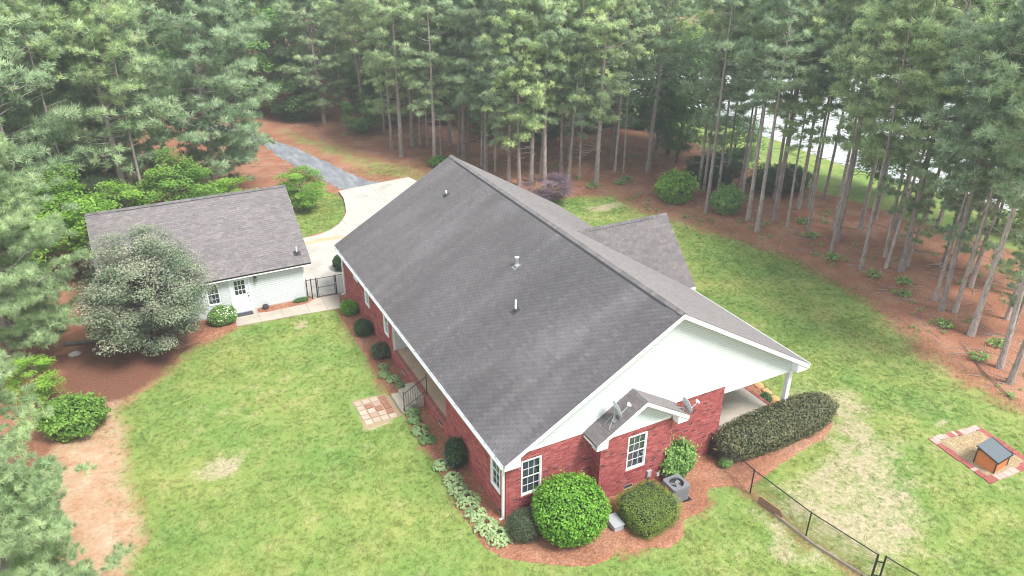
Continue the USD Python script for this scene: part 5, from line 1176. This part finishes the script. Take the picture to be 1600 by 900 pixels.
near = Stand('full_pine', 'pine tree', [pine_proto(170, 12.5, 1.6, 4.2, 0.22, 34, 0.28, 0.027, 1.0, 1.0, 6, 0.40, pads=2.4, pad_r=0.40, tufts=9), pine_proto(171, 9.2, 1.0, 3.4, 0.16, 40, 0.24, 0.022, 1.0, 1.0, 4, 0.34, pads=3.4, pad_r=0.36, tufts=10)], 'fine_needles', 'pine_bark')

pines = []
# trunks along the edge of the right lawn (x, y, kind)
RIGHT = [(31.92, 27.19, 's'), (31.93, 26.59, 't'), (28.94, 22.73, 't'), (33.03, 26.05, 's'), (34.12, 26.44, 's'), (33.70, 24.35, 's'), (33.47, 23.80, 't'), (30.64, 20.01, 't'), (29.57, 17.93, 't'), (32.03, 18.85, 's'), (34.25, 20.75, 't'), (32.04, 17.45, 's'), (35.77, 19.95, 't'), (36.64, 19.83, 't'), (33.08, 16.44, 's'), (39.77, 21.02, 't'), (31.37, 12.77, 's'), (33.40, 14.06, 't'), (34.73, 15.62, 's'), (36.51, 14.74, 't'), (39.10, 15.54, 't'), (31.19, 10.10, 't'), (32.83, 9.50, 's'), (34.23, 10.71, 't'), (38.96, 13.61, 't'), (33.20, 8.67, 't'), (43.02, 15.3, 't'), (42.72, 14.02, 't'), (41.82, 12.36, 't'), (36.31, 7.98, 's'), (36.52, 7.44, 't'), (42.8, 11.71, 't'), (37.18, 6.68, 't'), (43.17, 10.46, 't'), (47.44, 11.41, 't'), (30.78, 4.01, 't'), (31.23, 3.45, 's'), (29.67, 1.36, 't'), (27.90, -1.42, 't'), (26.93, -2.57, 't'), (31.58, 5.02, 's')]
MID = [(12.79, 49.06, 't'), (12.77, 46.35, 't'), (14.92, 49.2, 't'), (15.67, 49.08, 's'), (16.1, 48.15, 's'), (14.81, 43.21, 't'), (16.07, 44.74, 's'), (18.24, 47.83, 't'), (17.92, 44.95, 's'), (17.54, 42.93, 't'), (18.78, 44.53, 's'), (18.21, 40.5, 's'), (18.02, 39.18, 't'), (18.6, 38.5, 's'), (18.54, 35.87, 't'), (18.83, 34.45, 't'), (20.09, 34.74, 't'), (21.13, 34.2, 't'), (21.81, 36.15, 's'), (23.42, 35.36, 't'), (22.78, 33.23, 's'), (23.33, 33.7, 's'), (24.19, 33.65, 's'), (24.98, 32.15, 't'), (28.14, 34.02, 't'), (28.55, 33.3, 's'), (30.74, 32.74, 't')]
def rank_labels(rows, text):
    px = to_pixel(np.array([(x, y, 0) for x, y, _ in rows]))[:, 0]; order = np.argsort(px); out = [None] * len(rows)
    for k, q in enumerate(order): out[q] = text.format(w='slender' if rows[q][2] == 's' else 'stout', n=ORD[k])
    return out
for rows, text in ((RIGHT, '{w} bare-trunked pine, {n} trunk from the left of those bordering the right lawn'), (MID, '{w} pine, {n} trunk from the left of those rising behind the house roof')):
    for (x, y, k), lab in zip(rows, rank_labels(rows, text)):
        if k == 't' and rows is MID and rng.random() < 0.75: low.put(int(rng.integers(4)), x, y, rng.uniform(0, 2 * PI), rng.uniform(0.95, 1.15), lab)
        elif k == 't': tall.put(int(rng.integers(6)), x, y, rng.uniform(0, 2 * PI), rng.uniform(0.9, 1.12), lab)
        else: slim.put(int(rng.integers(3)), x, y, rng.uniform(0, 2 * PI), rng.uniform(0.9, 1.25), lab)
        pines.append((x, y))
# woods behind
FOREST = [(P_((13.5, 51), (19.5, 46), (20, 40), (25, 36.5), (31, 36), (37, 33), (42, 40), (42, 58), (48, 70), (60, 72), (62, 100), (10, 104), (8, 70)), 3.8, 'tall pine deep in the woods', 'pines deep in the woods behind the house'),
          (P_((-6, 72), (8, 68), (10, 104), (-30, 104), (-30, 60), (-14, 52)), 3.8, 'dark pine beyond the gravel drive', 'pines beyond the gravel drive'),
          (P_((32, -6), (46, -10), (48, 8), (44, 9), (38, 4), (33.5, 2.5)), 4.2, 'tall pine near the lake', 'pines at the far right'),
          (P_((33, 28), (36, 22), (41, 24), (43, 34), (37, 31)), 5.0, 'tall pine just before the lake', 'pines between bush and lake'),
          (P_((-31, 26), (-17.5, 26), (-15, 33), (-9, 36), (-9, 46), (-14, 52), (-34, 58), (-44, 40)), 3.7, 'tall pine in the left woods', 'pines in the woods left of the garage')]
for poly, gap, lab, grp in FOREST:
    x0, y0, x1, y1 = poly.bounds; got = []
    for _ in range(6000):
        x, y = rng.uniform(x0, x1), rng.uniform(y0, y1)
        if not poly.contains(shapely.Point(x, y)) or any((x - a) ** 2 + (y - b) ** 2 < gap * gap for a, b in got): continue
        if any((x - a) ** 2 + (y - b) ** 2 < 4.0 for a, b in pines): continue
        q = to_pixel([(x, y, 0), (x, y, 12), (x, y, 20)]); mg = 4 * 1195 / max(q[1][2], 1)
        if q[1][2] < 5 or (q[:, 0] < -mg).all() or (q[:, 0] > 1600 + mg).all() or q[0][1] < 0 - 20 and q[0][2] > 130: continue
        got.append((x, y))
    spots = [(380, 'above the garage'), (620, 'above the gravel drive'), (760, 'above the far peak of the house roof'), (930, 'above the purple tree'), (1120, 'above the bright bush at the wood edge'), (1300, 'in front of the left end of the lake'), (9999, 'at the right side of the picture')]
    lab0, grp0 = lab, grp
    for x, y in got:
        sp = next(t for lim, t in spots if to_pixel([(x, y, 3)])[0][0] < lim); lab, grp = lab0 + ', ' + sp, grp0 + ' ' + sp
        if rng.random() < (0.5 if x < 32 else 0.05): low.put(int(rng.integers(4)), x, y, rng.uniform(0, 2 * PI), rng.uniform(0.9, 1.2), lab.replace('tall', 'low-branched').replace('dark', 'dark low-branched'), 'low-branched ' + grp)
        elif rng.random() < 0.8: tall.put(int(rng.integers(6)), x, y, rng.uniform(0, 2 * PI), rng.uniform(0.85, 1.15), lab, grp)
        else: slim.put(int(rng.integers(3)), x, y, rng.uniform(0, 2 * PI), rng.uniform(0.9, 1.2), lab.replace('tall', 'slim').replace('dark', 'slim dark'), grp.replace('pines', 'slim pines'))
    pines += got
    print(grp, len(got))
# broad pines left and near ones
bushy.put(0, -4.2, 40.5, 0.4, 1.05, 'huge rounded pine beside the gravel drive behind the garage')
bushy.put(1, -10.5, 37.5, 2.0, 1.1, 'broad pine right behind the middle of the garage roof')
bushy.put(1, -16.0, 33.5, 3.3, 1.15, 'broad pine behind the left end of the garage')
bushy.put(0, -11, 46, 5.1, 1.0, 'broad dark pine behind the huge rounded one')
bushy.put(1, -21.5, 30, 1.2, 1.05, 'broad pine at the upper left edge of the picture')
bushy.put(1, 9.5, 61, 1.7, 0.9, 'low-branched pine at the wood edge across the gravel drive')
near.put(0, -16.7, 19.9, 0.6, 0.95, 'pale green full pine left of the garage and the big bush')
near.put(0, -18.5, 24.5, 2.9, 1.05, 'full pine behind the pale one at the left edge')
for x, y, sc_, lab in ((35.2, 5.2, 0.95, 'low-branched pine in front of the lake at the right, the tallest of its kind'), (33.2, 1.6, 0.8, 'low-branched pine at the right picture edge'), (34.2, 9.0, 0.62, 'small low-branched pine among the bare right trunks'), (37.4, 3.2, 0.95, 'low-branched pine by the lake at the far right edge'), (38.6, 8.6, 0.85, 'low-branched pine by the grassy lake bank'), (31.4, 0.2, 0.5, 'small low-branched pine at the right picture edge, nearest the dog house')): low.put((0, 2)[int(rng.integers(2))], x, y, rng.uniform(0, 6), sc_, lab)
near.put(1, -15.5, 1.6, 1.1, 0.82, 'young pine in the lower left corner of the picture')
near.put(1, -17.4, 8.5, 3.6, 0.95, 'small pine at the left edge above the corner one')

leafy_trees = Stand('broadleaf_tree', 'tree', [broadleaf_proto(300, 7.0, 1.2, 2.6, 9000, 0.20, 0.09, clumps=70), broadleaf_proto(301, 5.0, 0.6, 2.2, 7000, 0.18, 0.07, clumps=56)], 'bright_leaves', 'dark_bark')
for k, (x, y, rt, s, lab) in enumerate(((-13.9, 30.0, 0.3, 1.0, 'bright green young tree behind the left end of the garage roof'), (-11.0, 33.0, 1.8, 1.0, 'bright leafy tree behind the garage ridge, second from the left'), (-7.4, 33.2, 2.2, 0.9, 'bright leafy tree behind the middle of the garage ridge'), (-4.0, 34.0, 3.1, 0.8, 'low bright tree below the huge rounded pine'), (-17.0, 28.5, 4.0, 1.1, 'bright leafy tree left of the garage among pines'), (-24.0, 31.0, 4.9, 1.3, 'bright green tree at the far left edge'), (-16.2, 23.5, 0.9, 0.55, 'low bright shrubby tree left of the big bush'), (-15.8, 16.4, 2.6, 0.5, 'low bright shrubby tree beside the clay strip'))):
    leafy_trees.put(k, x, y, rt, s, lab)
oak = Stand('oak_tree', 'tree', [broadleaf_proto(310, 13.0, 1.5, 4.2, 13000, 0.30, 0.2, clumps=90), broadleaf_proto(311, 8.0, 0.5, 3.6, 10000, 0.28, 0.14, clumps=70)], 'mid_leaves', 'dark_bark')
for k, (x, y, rt, s, lab) in enumerate(((3.0, 66.5, 0.3, 1.25, 'tall light green broadleaf tree beyond the gravel drive'), (7.2, 63.5, 1.1, 0.9, 'low green tree under pines beyond the gravel drive'), (-2.5, 69.5, 2.0, 1.25, 'green tree where the gravel drive enters the woods'), (-1, 72, 2.7, 0.9, 'dark thicket tree left of the drive entrance'), (35.5, 36.0, 3.0, 0.95, 'dark green leafy tree among the pines by the lake'), (38.5, 30.5, 0.5, 0.65, 'small leafy tree among the pines by the lake'), (45.5, 20.5, 2.0, 0.75, 'leafy tree on the grassy lake bank'), (49.0, 7.5, 4.0, 0.95, 'leafy tree on the lake bank at the right'), (34.5, 33.5, 4.5, 0.7, 'low leafy tree behind the stout pine'), (41.5, 46.0, 5.5, 1.0, 'leafy tree at the lake end of the woods'))):
    oak.put(k, x, y, rt, s, lab)
under = Stand('understory_tree', 'small tree', [broadleaf_proto(340 + k, 4.2, 0.2, 2.0, 3200, 0.26, 0.06, clumps=36, flat=0.4) for k in range(3)], 'mid_leaves', 'dark_bark')
got = []
for _ in range(4000):
    x, y = rng.uniform(-26, 44), rng.uniform(33, 92)
    deep = (y > 55 + (0 if x > 12 else 14) and x > 9) or (x > 21 and y > 43) or (x < 6 and y > 70) or (x < -9 and y > 37 and x < -11 - 0.25 * (y - 37))
    if not deep or len(got) >= 95 or any((x - a) ** 2 + (y - b) ** 2 < 6.5 for a, b in got): continue
    q = to_pixel([(x, y, 2)])[0]
    if q[0] < -60 or q[0] > 1660 or LAKE.buffer(9).contains(shapely.Point(x, y)) or GRAVEL.buffer(3).contains(shapely.Point(x, y)): continue
    got.append((x, y)); side = 'left of the gravel drive' if q[0] < 420 else ('behind the roof peak' if q[0] < 800 else 'behind the purple tree')
    under.put(int(rng.integers(3)), x, y, rng.uniform(0, 6), rng.uniform(0.7, 1.35), 'leafy green understory tree between pine trunks ' + side, 'understory trees ' + side)
print('understory', len(got))
far_green = Stand('shore_tree', 'tree', [broadleaf_proto(320, 12.0, 1.0, 4.5, 8000, 0.42, 0.2, clumps=70)], 'bright_leaves', 'dark_bark')
for k, (x, y) in enumerate(((141, 6), (139, 20), (138, 32), (131, 46), (124, 58), (114, 70), (104, 80), (142, -10), (92, 88))):
    far_green.put(0, x, y, k * 1.3, 0.7 + 0.08 * (k % 3), 'bright green broadleaf tree on the far shore of the lake', 'broadleaf trees on the far lake shore')

# the big bush-like tree by the garage, with dusty pink-grey tips
pr = broadleaf_proto(330, 6.9, 0.35, 3.1, 52000, 0.10, 0.10, clumps=230, flat=0.42, squash=0.97, wdr=0.65, spread=0.23, cone=0.28)
build_tree('flowering_tree', 'wide olive and pinkish grey bushy tree in front of the garage', 'tree', pr, 'maple_leaves', 'dark_bark', loc=(-10.5, 18.9, 0), rot=0.4, scale=1.0)
pr = broadleaf_proto(331, 3.2, 0.5, 1.6, 9000, 0.13, 0.05, clumps=50, flat=0.3)
build_tree('dogwood_tree', 'small fresh green tree on the round lawn by the driveway', 'tree', pr, 'bright_leaves', 'dark_bark', loc=(1.1, 35.4, 0), rot=0.0, scale=1.05)
pr = broadleaf_proto(332, 2.5, 0.3, 2.0, 9000, 0.10, 0.05, clumps=50, flat=0.25)
build_tree('purple_maple', 'low purple leaved tree peeping over the far roof slope', 'tree', pr, 'purple_leaves', 'dark_bark', loc=(18.9, 29.9, tz(18.9, 29.9)), scale=1.0)

# ------------------------------------------------------------------ shrubs
G0 = lambda x, y: (x, y, tz(x, y) + 0.03)
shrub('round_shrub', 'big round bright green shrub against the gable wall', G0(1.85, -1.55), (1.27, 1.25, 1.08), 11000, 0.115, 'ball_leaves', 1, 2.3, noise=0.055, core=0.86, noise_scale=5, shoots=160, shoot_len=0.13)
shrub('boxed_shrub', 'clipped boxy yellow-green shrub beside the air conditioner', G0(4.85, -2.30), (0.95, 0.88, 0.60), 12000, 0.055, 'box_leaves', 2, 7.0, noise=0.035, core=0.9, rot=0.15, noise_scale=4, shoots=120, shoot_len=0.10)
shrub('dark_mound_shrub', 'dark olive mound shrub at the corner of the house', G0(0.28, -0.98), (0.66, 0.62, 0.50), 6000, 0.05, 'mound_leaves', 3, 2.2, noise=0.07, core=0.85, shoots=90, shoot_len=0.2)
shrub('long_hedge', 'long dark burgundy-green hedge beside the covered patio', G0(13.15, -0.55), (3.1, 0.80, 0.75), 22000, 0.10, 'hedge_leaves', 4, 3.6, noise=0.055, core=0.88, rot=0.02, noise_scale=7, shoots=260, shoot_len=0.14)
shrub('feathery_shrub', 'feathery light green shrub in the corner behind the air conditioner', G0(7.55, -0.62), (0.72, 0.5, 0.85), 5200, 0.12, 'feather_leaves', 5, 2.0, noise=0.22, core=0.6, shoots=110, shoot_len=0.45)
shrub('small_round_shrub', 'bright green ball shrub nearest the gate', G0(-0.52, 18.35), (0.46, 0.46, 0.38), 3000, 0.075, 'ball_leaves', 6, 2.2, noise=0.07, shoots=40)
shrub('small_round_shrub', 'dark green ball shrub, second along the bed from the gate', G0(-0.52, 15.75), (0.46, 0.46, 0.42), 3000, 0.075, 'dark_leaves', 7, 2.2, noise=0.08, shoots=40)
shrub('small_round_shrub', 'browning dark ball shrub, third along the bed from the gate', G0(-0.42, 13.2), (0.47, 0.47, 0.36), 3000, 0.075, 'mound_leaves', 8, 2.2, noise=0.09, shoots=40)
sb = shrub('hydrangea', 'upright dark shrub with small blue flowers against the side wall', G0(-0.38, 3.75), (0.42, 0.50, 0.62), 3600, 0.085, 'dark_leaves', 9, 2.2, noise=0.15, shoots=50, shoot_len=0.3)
r_ = np.random.default_rng(4); m = MB()
for k in range(26):
    d = sphere_dirs(1, r_)[0]; d[0] = -abs(d[0]); m.tm(trimesh.creation.icosphere(1, r_.uniform(0.02, 0.035)).apply_translation(np.array([-0.38, 3.75, 0.65]) + d * np.array([0.45, 0.53, 0.62])))
obj('blossoms', m.get(), 'blue_bloom', sb)
sb = shrub('gardenia', 'leafy shrub with white blossoms beside the garage door', G0(-7.0, 20.35), (0.72, 0.6, 0.5), 4200, 0.11, 'feather_leaves', 10, 2.0, noise=0.08)
m = MB()
for k in range(40):
    d = sphere_dirs(1, r_)[0]; d[2] = abs(d[2]); d[1] = -abs(d[1]); m.tm(trimesh.creation.icosphere(1, r_.uniform(0.025, 0.045)).apply_translation(np.array([-7.0, 20.35, 0.5]) + d * np.array([0.76, 0.64, 0.54])))
obj('blossoms', m.get(), 'white_bloom', sb)
shrub('ornamental_grass', 'small grey-brown dried plant in the bed by the garage door', G0(-4.62, 20.98), (0.17, 0.15, 0.16), 500, 0.05, 'purple_leaves', 11)
shrub('ground_cover', 'low green plants at the garage corner bed', G0(-2.62, 20.98), (0.42, 0.16, 0.12), 900, 0.05, 'mid_leaves', 12, 2.5)
shrub('edge_bush', 'bright green bush at the wood edge beyond the front wing', G0(28.3, 25.9), (1.45, 1.3, 1.1), 6500, 0.21, 'bright_leaves', 13, 2.0, noise=0.24, core=0.7, shoots=90, shoot_len=0.3)
shrub('edge_bush', 'darker green bush right of the bright one at the wood edge', G0(30.1, 21.9), (1.15, 1.1, 1.0), 6500, 0.15, 'feather_leaves', 14, 2.0, noise=0.22, core=0.7, shoots=90, shoot_len=0.3)
shrub('woods_thicket', 'dark spreading thicket between pine trunks, the left one', G0(33.8, 27.8), (2.2, 2.0, 1.1), 6500, 0.17, 'dark_leaves', 15, 2.0, noise=0.25, core=0.7, shoots=60, shoot_len=0.3)
shrub('woods_thicket', 'dark spreading thicket between pine trunks nearer the lake', G0(37.5, 23.8), (2.6, 1.9, 1.0), 6500, 0.17, 'dark_leaves', 16, 2.0, noise=0.25, core=0.7, shoots=60, shoot_len=0.3)
shrub('clay_bush', 'bright green bush on the clay strip at the left', G0(-14.3, 13.4), (1.2, 1.05, 0.78), 6500, 0.15, 'bright_leaves', 17, 2.0, noise=0.24, core=0.7, shoots=120, shoot_len=0.3)
shrub('wood_edge_bush', 'bright low bush in front of the trunks across the drive', G0(14.9, 42.2), (1.0, 0.8, 0.4), 1600, 0.16, 'ball_leaves', 18, 2.0, noise=0.15)
shrub('corner_shrub', 'small dark shrub at the far corner of the house by the driveway', G0(0.55, 24.2), (0.35, 0.5, 0.45), 1600, 0.09, 'dark_leaves', 19, 2.0, noise=0.1)
shrub('patio_shrub', 'small shrub in the bed beside the covered patio', G0(14.75, 1.7), (0.3, 0.3, 0.28), 900, 0.06, 'mid_leaves', 20)
shrub('patio_shrub', 'dark small shrub in the far part of the bed beside the patio', G0(14.9, 3.6), (0.35, 0.35, 0.28), 900, 0.06, 'purple_leaves', 21)
shrub('fence_plant', 'small leafy plant at the foot of the first fence post', G0(9.95, -0.95), (0.32, 0.25, 0.2), 700, 0.10, 'feather_leaves', 22)
# small plants on the straw under the pines
und = [(29.9, 0.0), (27.6, -0.4), (30.3, 6.3), (31.8, 7.4), (30.6, 12.0), (28.6, -2.9), (32.2, 15.4), (26.6, 30.8), (27.6, 31.4), (24.0, 31.2), (15.6, 41.6), (29.2, 2.6), (31.0, 9.0), (33.8, 17.6), (22.0, 33.4)]
for k, (x, y) in enumerate(und):
    shrub('seedling_plant', 'small green seedling plant on the pine straw under the trees', G0(x, y), (0.42, 0.36, 0.16), 130, 0.14, 'feather_leaves', 60 + k, noise=0.3, core=0.2, shoots=20, shoot_len=0.8, group='seedlings under the pines')

def hosta(x, y, R, seed, label, mat='hosta_leaves', dark=0.0):
    r = np.random.default_rng(seed); b = np.array(G0(x, y)); t = thing('hosta_plant', label, 'plant', b)
    n = int(170 * R / 0.4); a = r.uniform(0, 2 * PI, n); q = r.uniform(0.1, 1, n) ** 0.6
    C = np.column_stack([np.cos(a) * q * R, np.sin(a) * q * R, 0.08 + 0.26 * (1 - q ** 1.6) * R / 0.4 + r.uniform(-0.03, 0.05, n)]) + b
    N = np.column_stack([np.cos(a) * q * 0.7, np.sin(a) * q * 0.7, np.ones(n)]) + r.normal(0, 0.25, (n, 3))
    v, f = leaf_cards(C, N, 0.15 * r.uniform(0.8, 1.2, n), 0.09 * r.uniform(0.8, 1.2, n), r, 0.1)
    # pale margins: the outer corners of each leaf are creamier than its base
    lf = np.clip(np.column_stack([r.uniform(0.05, 0.4, n), r.uniform(0.5, 1, n), r.uniform(0.6, 1, n), r.uniform(0.5, 1, n)]) - dark, 0, 1).ravel()
    obj('leaves', (v, f), mat, t, leaf=lf)
HO = [(-0.67, 12.1, 0.27, 0.25), (-0.85, 11.45, 0.34, 0.2), (-0.62, 10.8, 0.36, 0.1), (-0.48, 10.2, 0.2, 0.4), (-0.72, 7.86, 0.36, 0.3), (-0.86, 7.3, 0.32, 0.25), (-0.90, 6.5, 0.42, 0.15), (-0.85, 5.75, 0.40, 0.45), (-0.98, 3.9, 0.40, 0), (-0.9, 2.9, 0.46, 0), (-0.95, 2.25, 0.44, 0), (-0.86, 1.55, 0.55, 0), (-0.9, 0.72, 0.48, 0), (-0.82, -0.1, 0.55, 0), (-0.62, -0.75, 0.55, 0)]
for k, (x, y, R, dk_) in enumerate(HO):
    lab = ('variegated hosta, %s clump in the bed past the porch steps' % ORD[k]) if k < 4 else (('green hosta, %s clump on the near side of the porch steps' % ORD[k - 4]) if k < 8 else 'cream-edged hosta, %s clump of the row towards the near house corner' % ORD[k - 8])
    hosta(x, y, R * 0.92, 500 + k, lab, 'hosta_leaves' if dk_ < 0.2 else 'hosta_leaves', dk_)

# stones, logs, fallen branch
def rock(name, label, x, y, R, mat, seed):
    ico = trimesh.creation.icosphere(3); v = np.asarray(ico.vertices); v = v * (1 + 0.5 * (meshkit.fbm(v * 1.6 + seed, 3, seed) - 0.5))[:, None] * np.array(R) + (x, y, tz(x, y) + R[2] * 0.45)
    tag(obj(name, (v, ico.faces), mat, smooth=35), label, 'stone')
rock('stone', 'pale stone lying by the logs left of the big bush', -14.3, 20.4, (0.30, 0.20, 0.15), 'stone_grey', 1)
for k, (x, y) in enumerate(((15.35, 1.7), (15.45, 2.3), (15.5, 2.9), (15.45, 3.5))): rock('edging_stone', 'orange edging stone, %s from the front of the bed beside the patio' % ORD[k], x, y, (0.22, 0.28, 0.14), 'stone_orange', 3 + k)
tag(obj('fallen_log', MB().tube([(-14.8, 21.6, 0.14), (-13.4, 21.3, 0.13), (-12.6, 21.4, 0.13)], [0.11, 0.10, 0.09], 9).get(), 'dark_bark', smooth=50), 'dark log on the soil behind the pale stone', 'log')
tag(obj('fallen_branch', MB().tube([(28.4, 1.2, -0.36), (27.2, -0.6, -0.38), (26.6, -1.4, -0.36), (25.6, -3.6, -0.38)], [0.012, 0.03, 0.035, 0.015], 6).tube([(27.2, -0.6, -0.38), (27.0, -1.5, -0.3)], [0.02, 0.006], 5).get(), 'dark_bark', smooth=50), 'thin fallen branch on the straw at the right wood edge', 'branch')

# ------------------------------------------------------------------ grass
r_ = np.random.default_rng(77)
N0 = 300000
GPp = np.column_stack([r_.uniform(-14, 29, N0), r_.uniform(-17, 45, N0)])
a, t_, c_, _, s_ = zones(GPp)
nz = meshkit.fbm(np.column_stack([GPp / 0.9, np.zeros(N0)]), 4, 21)
keepp = (a * (1 - 0.85 * np.clip(t_ * 1.4, 0, 1)) * np.clip(0.55 + (nz - 0.4) * 1.4, 0.2, 1)) > r_.uniform(0, 1, N0)
block = shapely.union_all([HOUSE.buffer(0.1), BED, DRIVE, WALK, sbox(-12.3, 21, -2, 30.5), sbox(-3.1, 7.7, -1, 10.1), Polygon([ca, cb2, cc, cd]).buffer(0.05), GRAVEL.buffer(-0.1), PORCH_BED, MAPLE_BED])
GPp = GPp[keepp]; GPp = GPp[~shapely.contains_xy(block, GPp[:, 0], GPp[:, 1])]
px = to_pixel(np.column_stack([GPp, np.zeros(len(GPp))])); GPp = GPp[(px[:, 0] > -20) & (px[:, 0] < 1620) & (px[:, 1] > 100) & (px[:, 1] < 930)]
gi = UsdGeom.PointInstancer.Define(stage, '/World/grass')
protos = []
for k in range(4):
    rr = np.random.default_rng(900 + k); n = 16; q = rr.uniform(0, 2 * PI, n); rad = rr.uniform(0, 0.10, n); h = rr.uniform(0.03, 0.075, n); w = rr.uniform(0.010, 0.018, n)
    b = np.column_stack([np.cos(q) * rad, np.sin(q) * rad, -0.01 + 0 * q]); ln = np.column_stack([rr.normal(0, 0.035, n), rr.normal(0, 0.035, n), h]); sd_ = np.column_stack([np.cos(q * 3), np.sin(q * 3), 0 * q])
    v = np.stack([b - sd_ * w[:, None] / 2, b + sd_ * w[:, None] / 2, b + ln], 1).reshape(-1, 3)
    usdkit.mesh(stage, f'/World/grass/tuft_{k:03d}' if k else '/World/grass/tuft', (v, np.arange(len(v)).reshape(-1, 3)), M['grass_blade']); protos.append(f'/World/grass/tuft_{k:03d}' if k else '/World/grass/tuft')
gi.CreatePrototypesRel().SetTargets([Sdf.Path(p) for p in protos])
n = len(GPp); gi.CreatePositionsAttr(Vt.Vec3fArray.FromNumpy(np.column_stack([GPp, terrain(GPp)]).astype(np.float32)))
gi.CreateProtoIndicesAttr(Vt.IntArray.FromNumpy(r_.integers(0, 4, n).astype(np.int32)))
an = r_.uniform(0, PI, n); gi.CreateOrientationsAttr(Vt.QuathArray([Gf.Quath(float(math.cos(x)), 0, 0, float(math.sin(x))) for x in an]))
sc = r_.uniform(0.7, 1.35, n); gi.CreateScalesAttr(Vt.Vec3fArray.FromNumpy(np.column_stack([sc, sc, sc]).astype(np.float32)))
tag(gi.GetPrim(), 'short patchy lawn grass round the house', 'grass', None, 'stuff')
print('tufts', n)

# ------------------------------------------------------------------ the soft spring haze that fades the far woods
g = Graph(); v_ = g('principled_volume', 'volume', color=(0.93, 0.96, 1.0), density=0.0010, anisotropy=0.2)
usdkit.material(stage, '/World/Looks/haze', g.nodes, g.links, volume=str(v_))
tag(obj('haze', MB().box((-720, -720, -6), (760, 760, 34)).get(), UsdShade.Material.Get(stage, '/World/Looks/haze')), 'faint pale haze over the woods', None, None, 'stuff')

def scatter(name, label, protos, mat, pts, scales, seed, tints=None):
    r = np.random.default_rng(seed); pi = UsdGeom.PointInstancer.Define(stage, f'/World/{name}'); names = []
    for k, (v, f, leaf) in enumerate(protos):
        p = f'/World/{name}/piece' + (f'_{k:03d}' if k else ''); m = usdkit.mesh(stage, p, (v, f), M[mat]); names.append(Sdf.Path(p))
        if leaf is not None: UsdGeom.PrimvarsAPI(m).CreatePrimvar('leaf', T.FloatArray, 'vertex').Set(Vt.FloatArray.FromNumpy(leaf.astype(np.float32)))
    n = len(pts); pi.CreatePrototypesRel().SetTargets(names); pi.CreatePositionsAttr(Vt.Vec3fArray.FromNumpy(np.column_stack([pts, terrain(pts) + 0.01]).astype(np.float32)))
    pi.CreateProtoIndicesAttr(Vt.IntArray.FromNumpy(r.integers(0, len(protos), n).astype(np.int32))); an = r.uniform(0, PI, n)
    pi.CreateOrientationsAttr(Vt.QuathArray([Gf.Quath(float(math.cos(x)), 0, 0, float(math.sin(x))) for x in an])); pi.CreateScalesAttr(Vt.Vec3fArray.FromNumpy(np.repeat(scales[:, None], 3, 1).astype(np.float32)))
    tag(pi.GetPrim(), label, None, None, 'stuff')
r_ = np.random.default_rng(55); X = np.column_stack([r_.uniform(-18, 46, 60000), r_.uniform(-8, 62, 60000)])
z_ = zones(X); bare = (z_[0] < 0.3) & (z_[2] < 0.5) & ~shapely.contains_xy(shapely.union_all([block, LAKE.buffer(1), sbox(0, 0, 15, 21)]), X[:, 0], X[:, 1]); px = to_pixel(np.column_stack([X, 0 * X[:, 0]])); X = X[bare & (px[:, 0] > -10) & (px[:, 0] < 1610) & (px[:, 1] > 60) & (px[:, 1] < 910)]
clump = meshkit.fbm(np.column_stack([X / 3.0, 0 * X[:, 0]]), 3, 61)
weeds = X[(clump > 0.58) & (r_.uniform(0, 1, len(X)) < 0.10) & (X[:, 0] > 5)]; sticks = X[(r_.uniform(0, 1, len(X)) < 0.11) & (X[:, 0] > -2)]
pw = []
for k in range(3):
    n = 22; q = r_.uniform(0, 2 * PI, n); rad = r_.uniform(0, 0.22, n); C = np.column_stack([np.cos(q) * rad, np.sin(q) * rad, r_.uniform(0.03, 0.20, n)])
    v, f = leaf_cards(C, np.array([0, 0, 1.0]) + r_.normal(0, 0.5, (n, 3)), 0.12 * r_.uniform(0.7, 1.3, n), 0.075, r_); pw.append((v, f, np.repeat(r_.uniform(0.1, 1, n), 4)))
scatter('undergrowth', 'sparse low green weeds on the pine straw', pw, 'feather_leaves', weeds, r_.uniform(0.5, 1.2, len(weeds)), 62)
ps = []
for k in range(4):
    l = 0.25 + 0.22 * k; b = r_.normal(0, 0.06, 3); v, f = tube([(-l / 2, 0, 0.015), (0, b[0] * l, 0.025), (l / 2, b[1] * l, 0.015)], [0.012, 0.014, 0.006], 5); ps.append((v, f, None))
scatter('forest_litter', 'twigs and cones scattered on the pine straw', ps, 'pine_bark', sticks, r_.uniform(0.6, 1.5, len(sticks)), 63)
print('weeds', len(weeds), 'sticks', len(sticks))
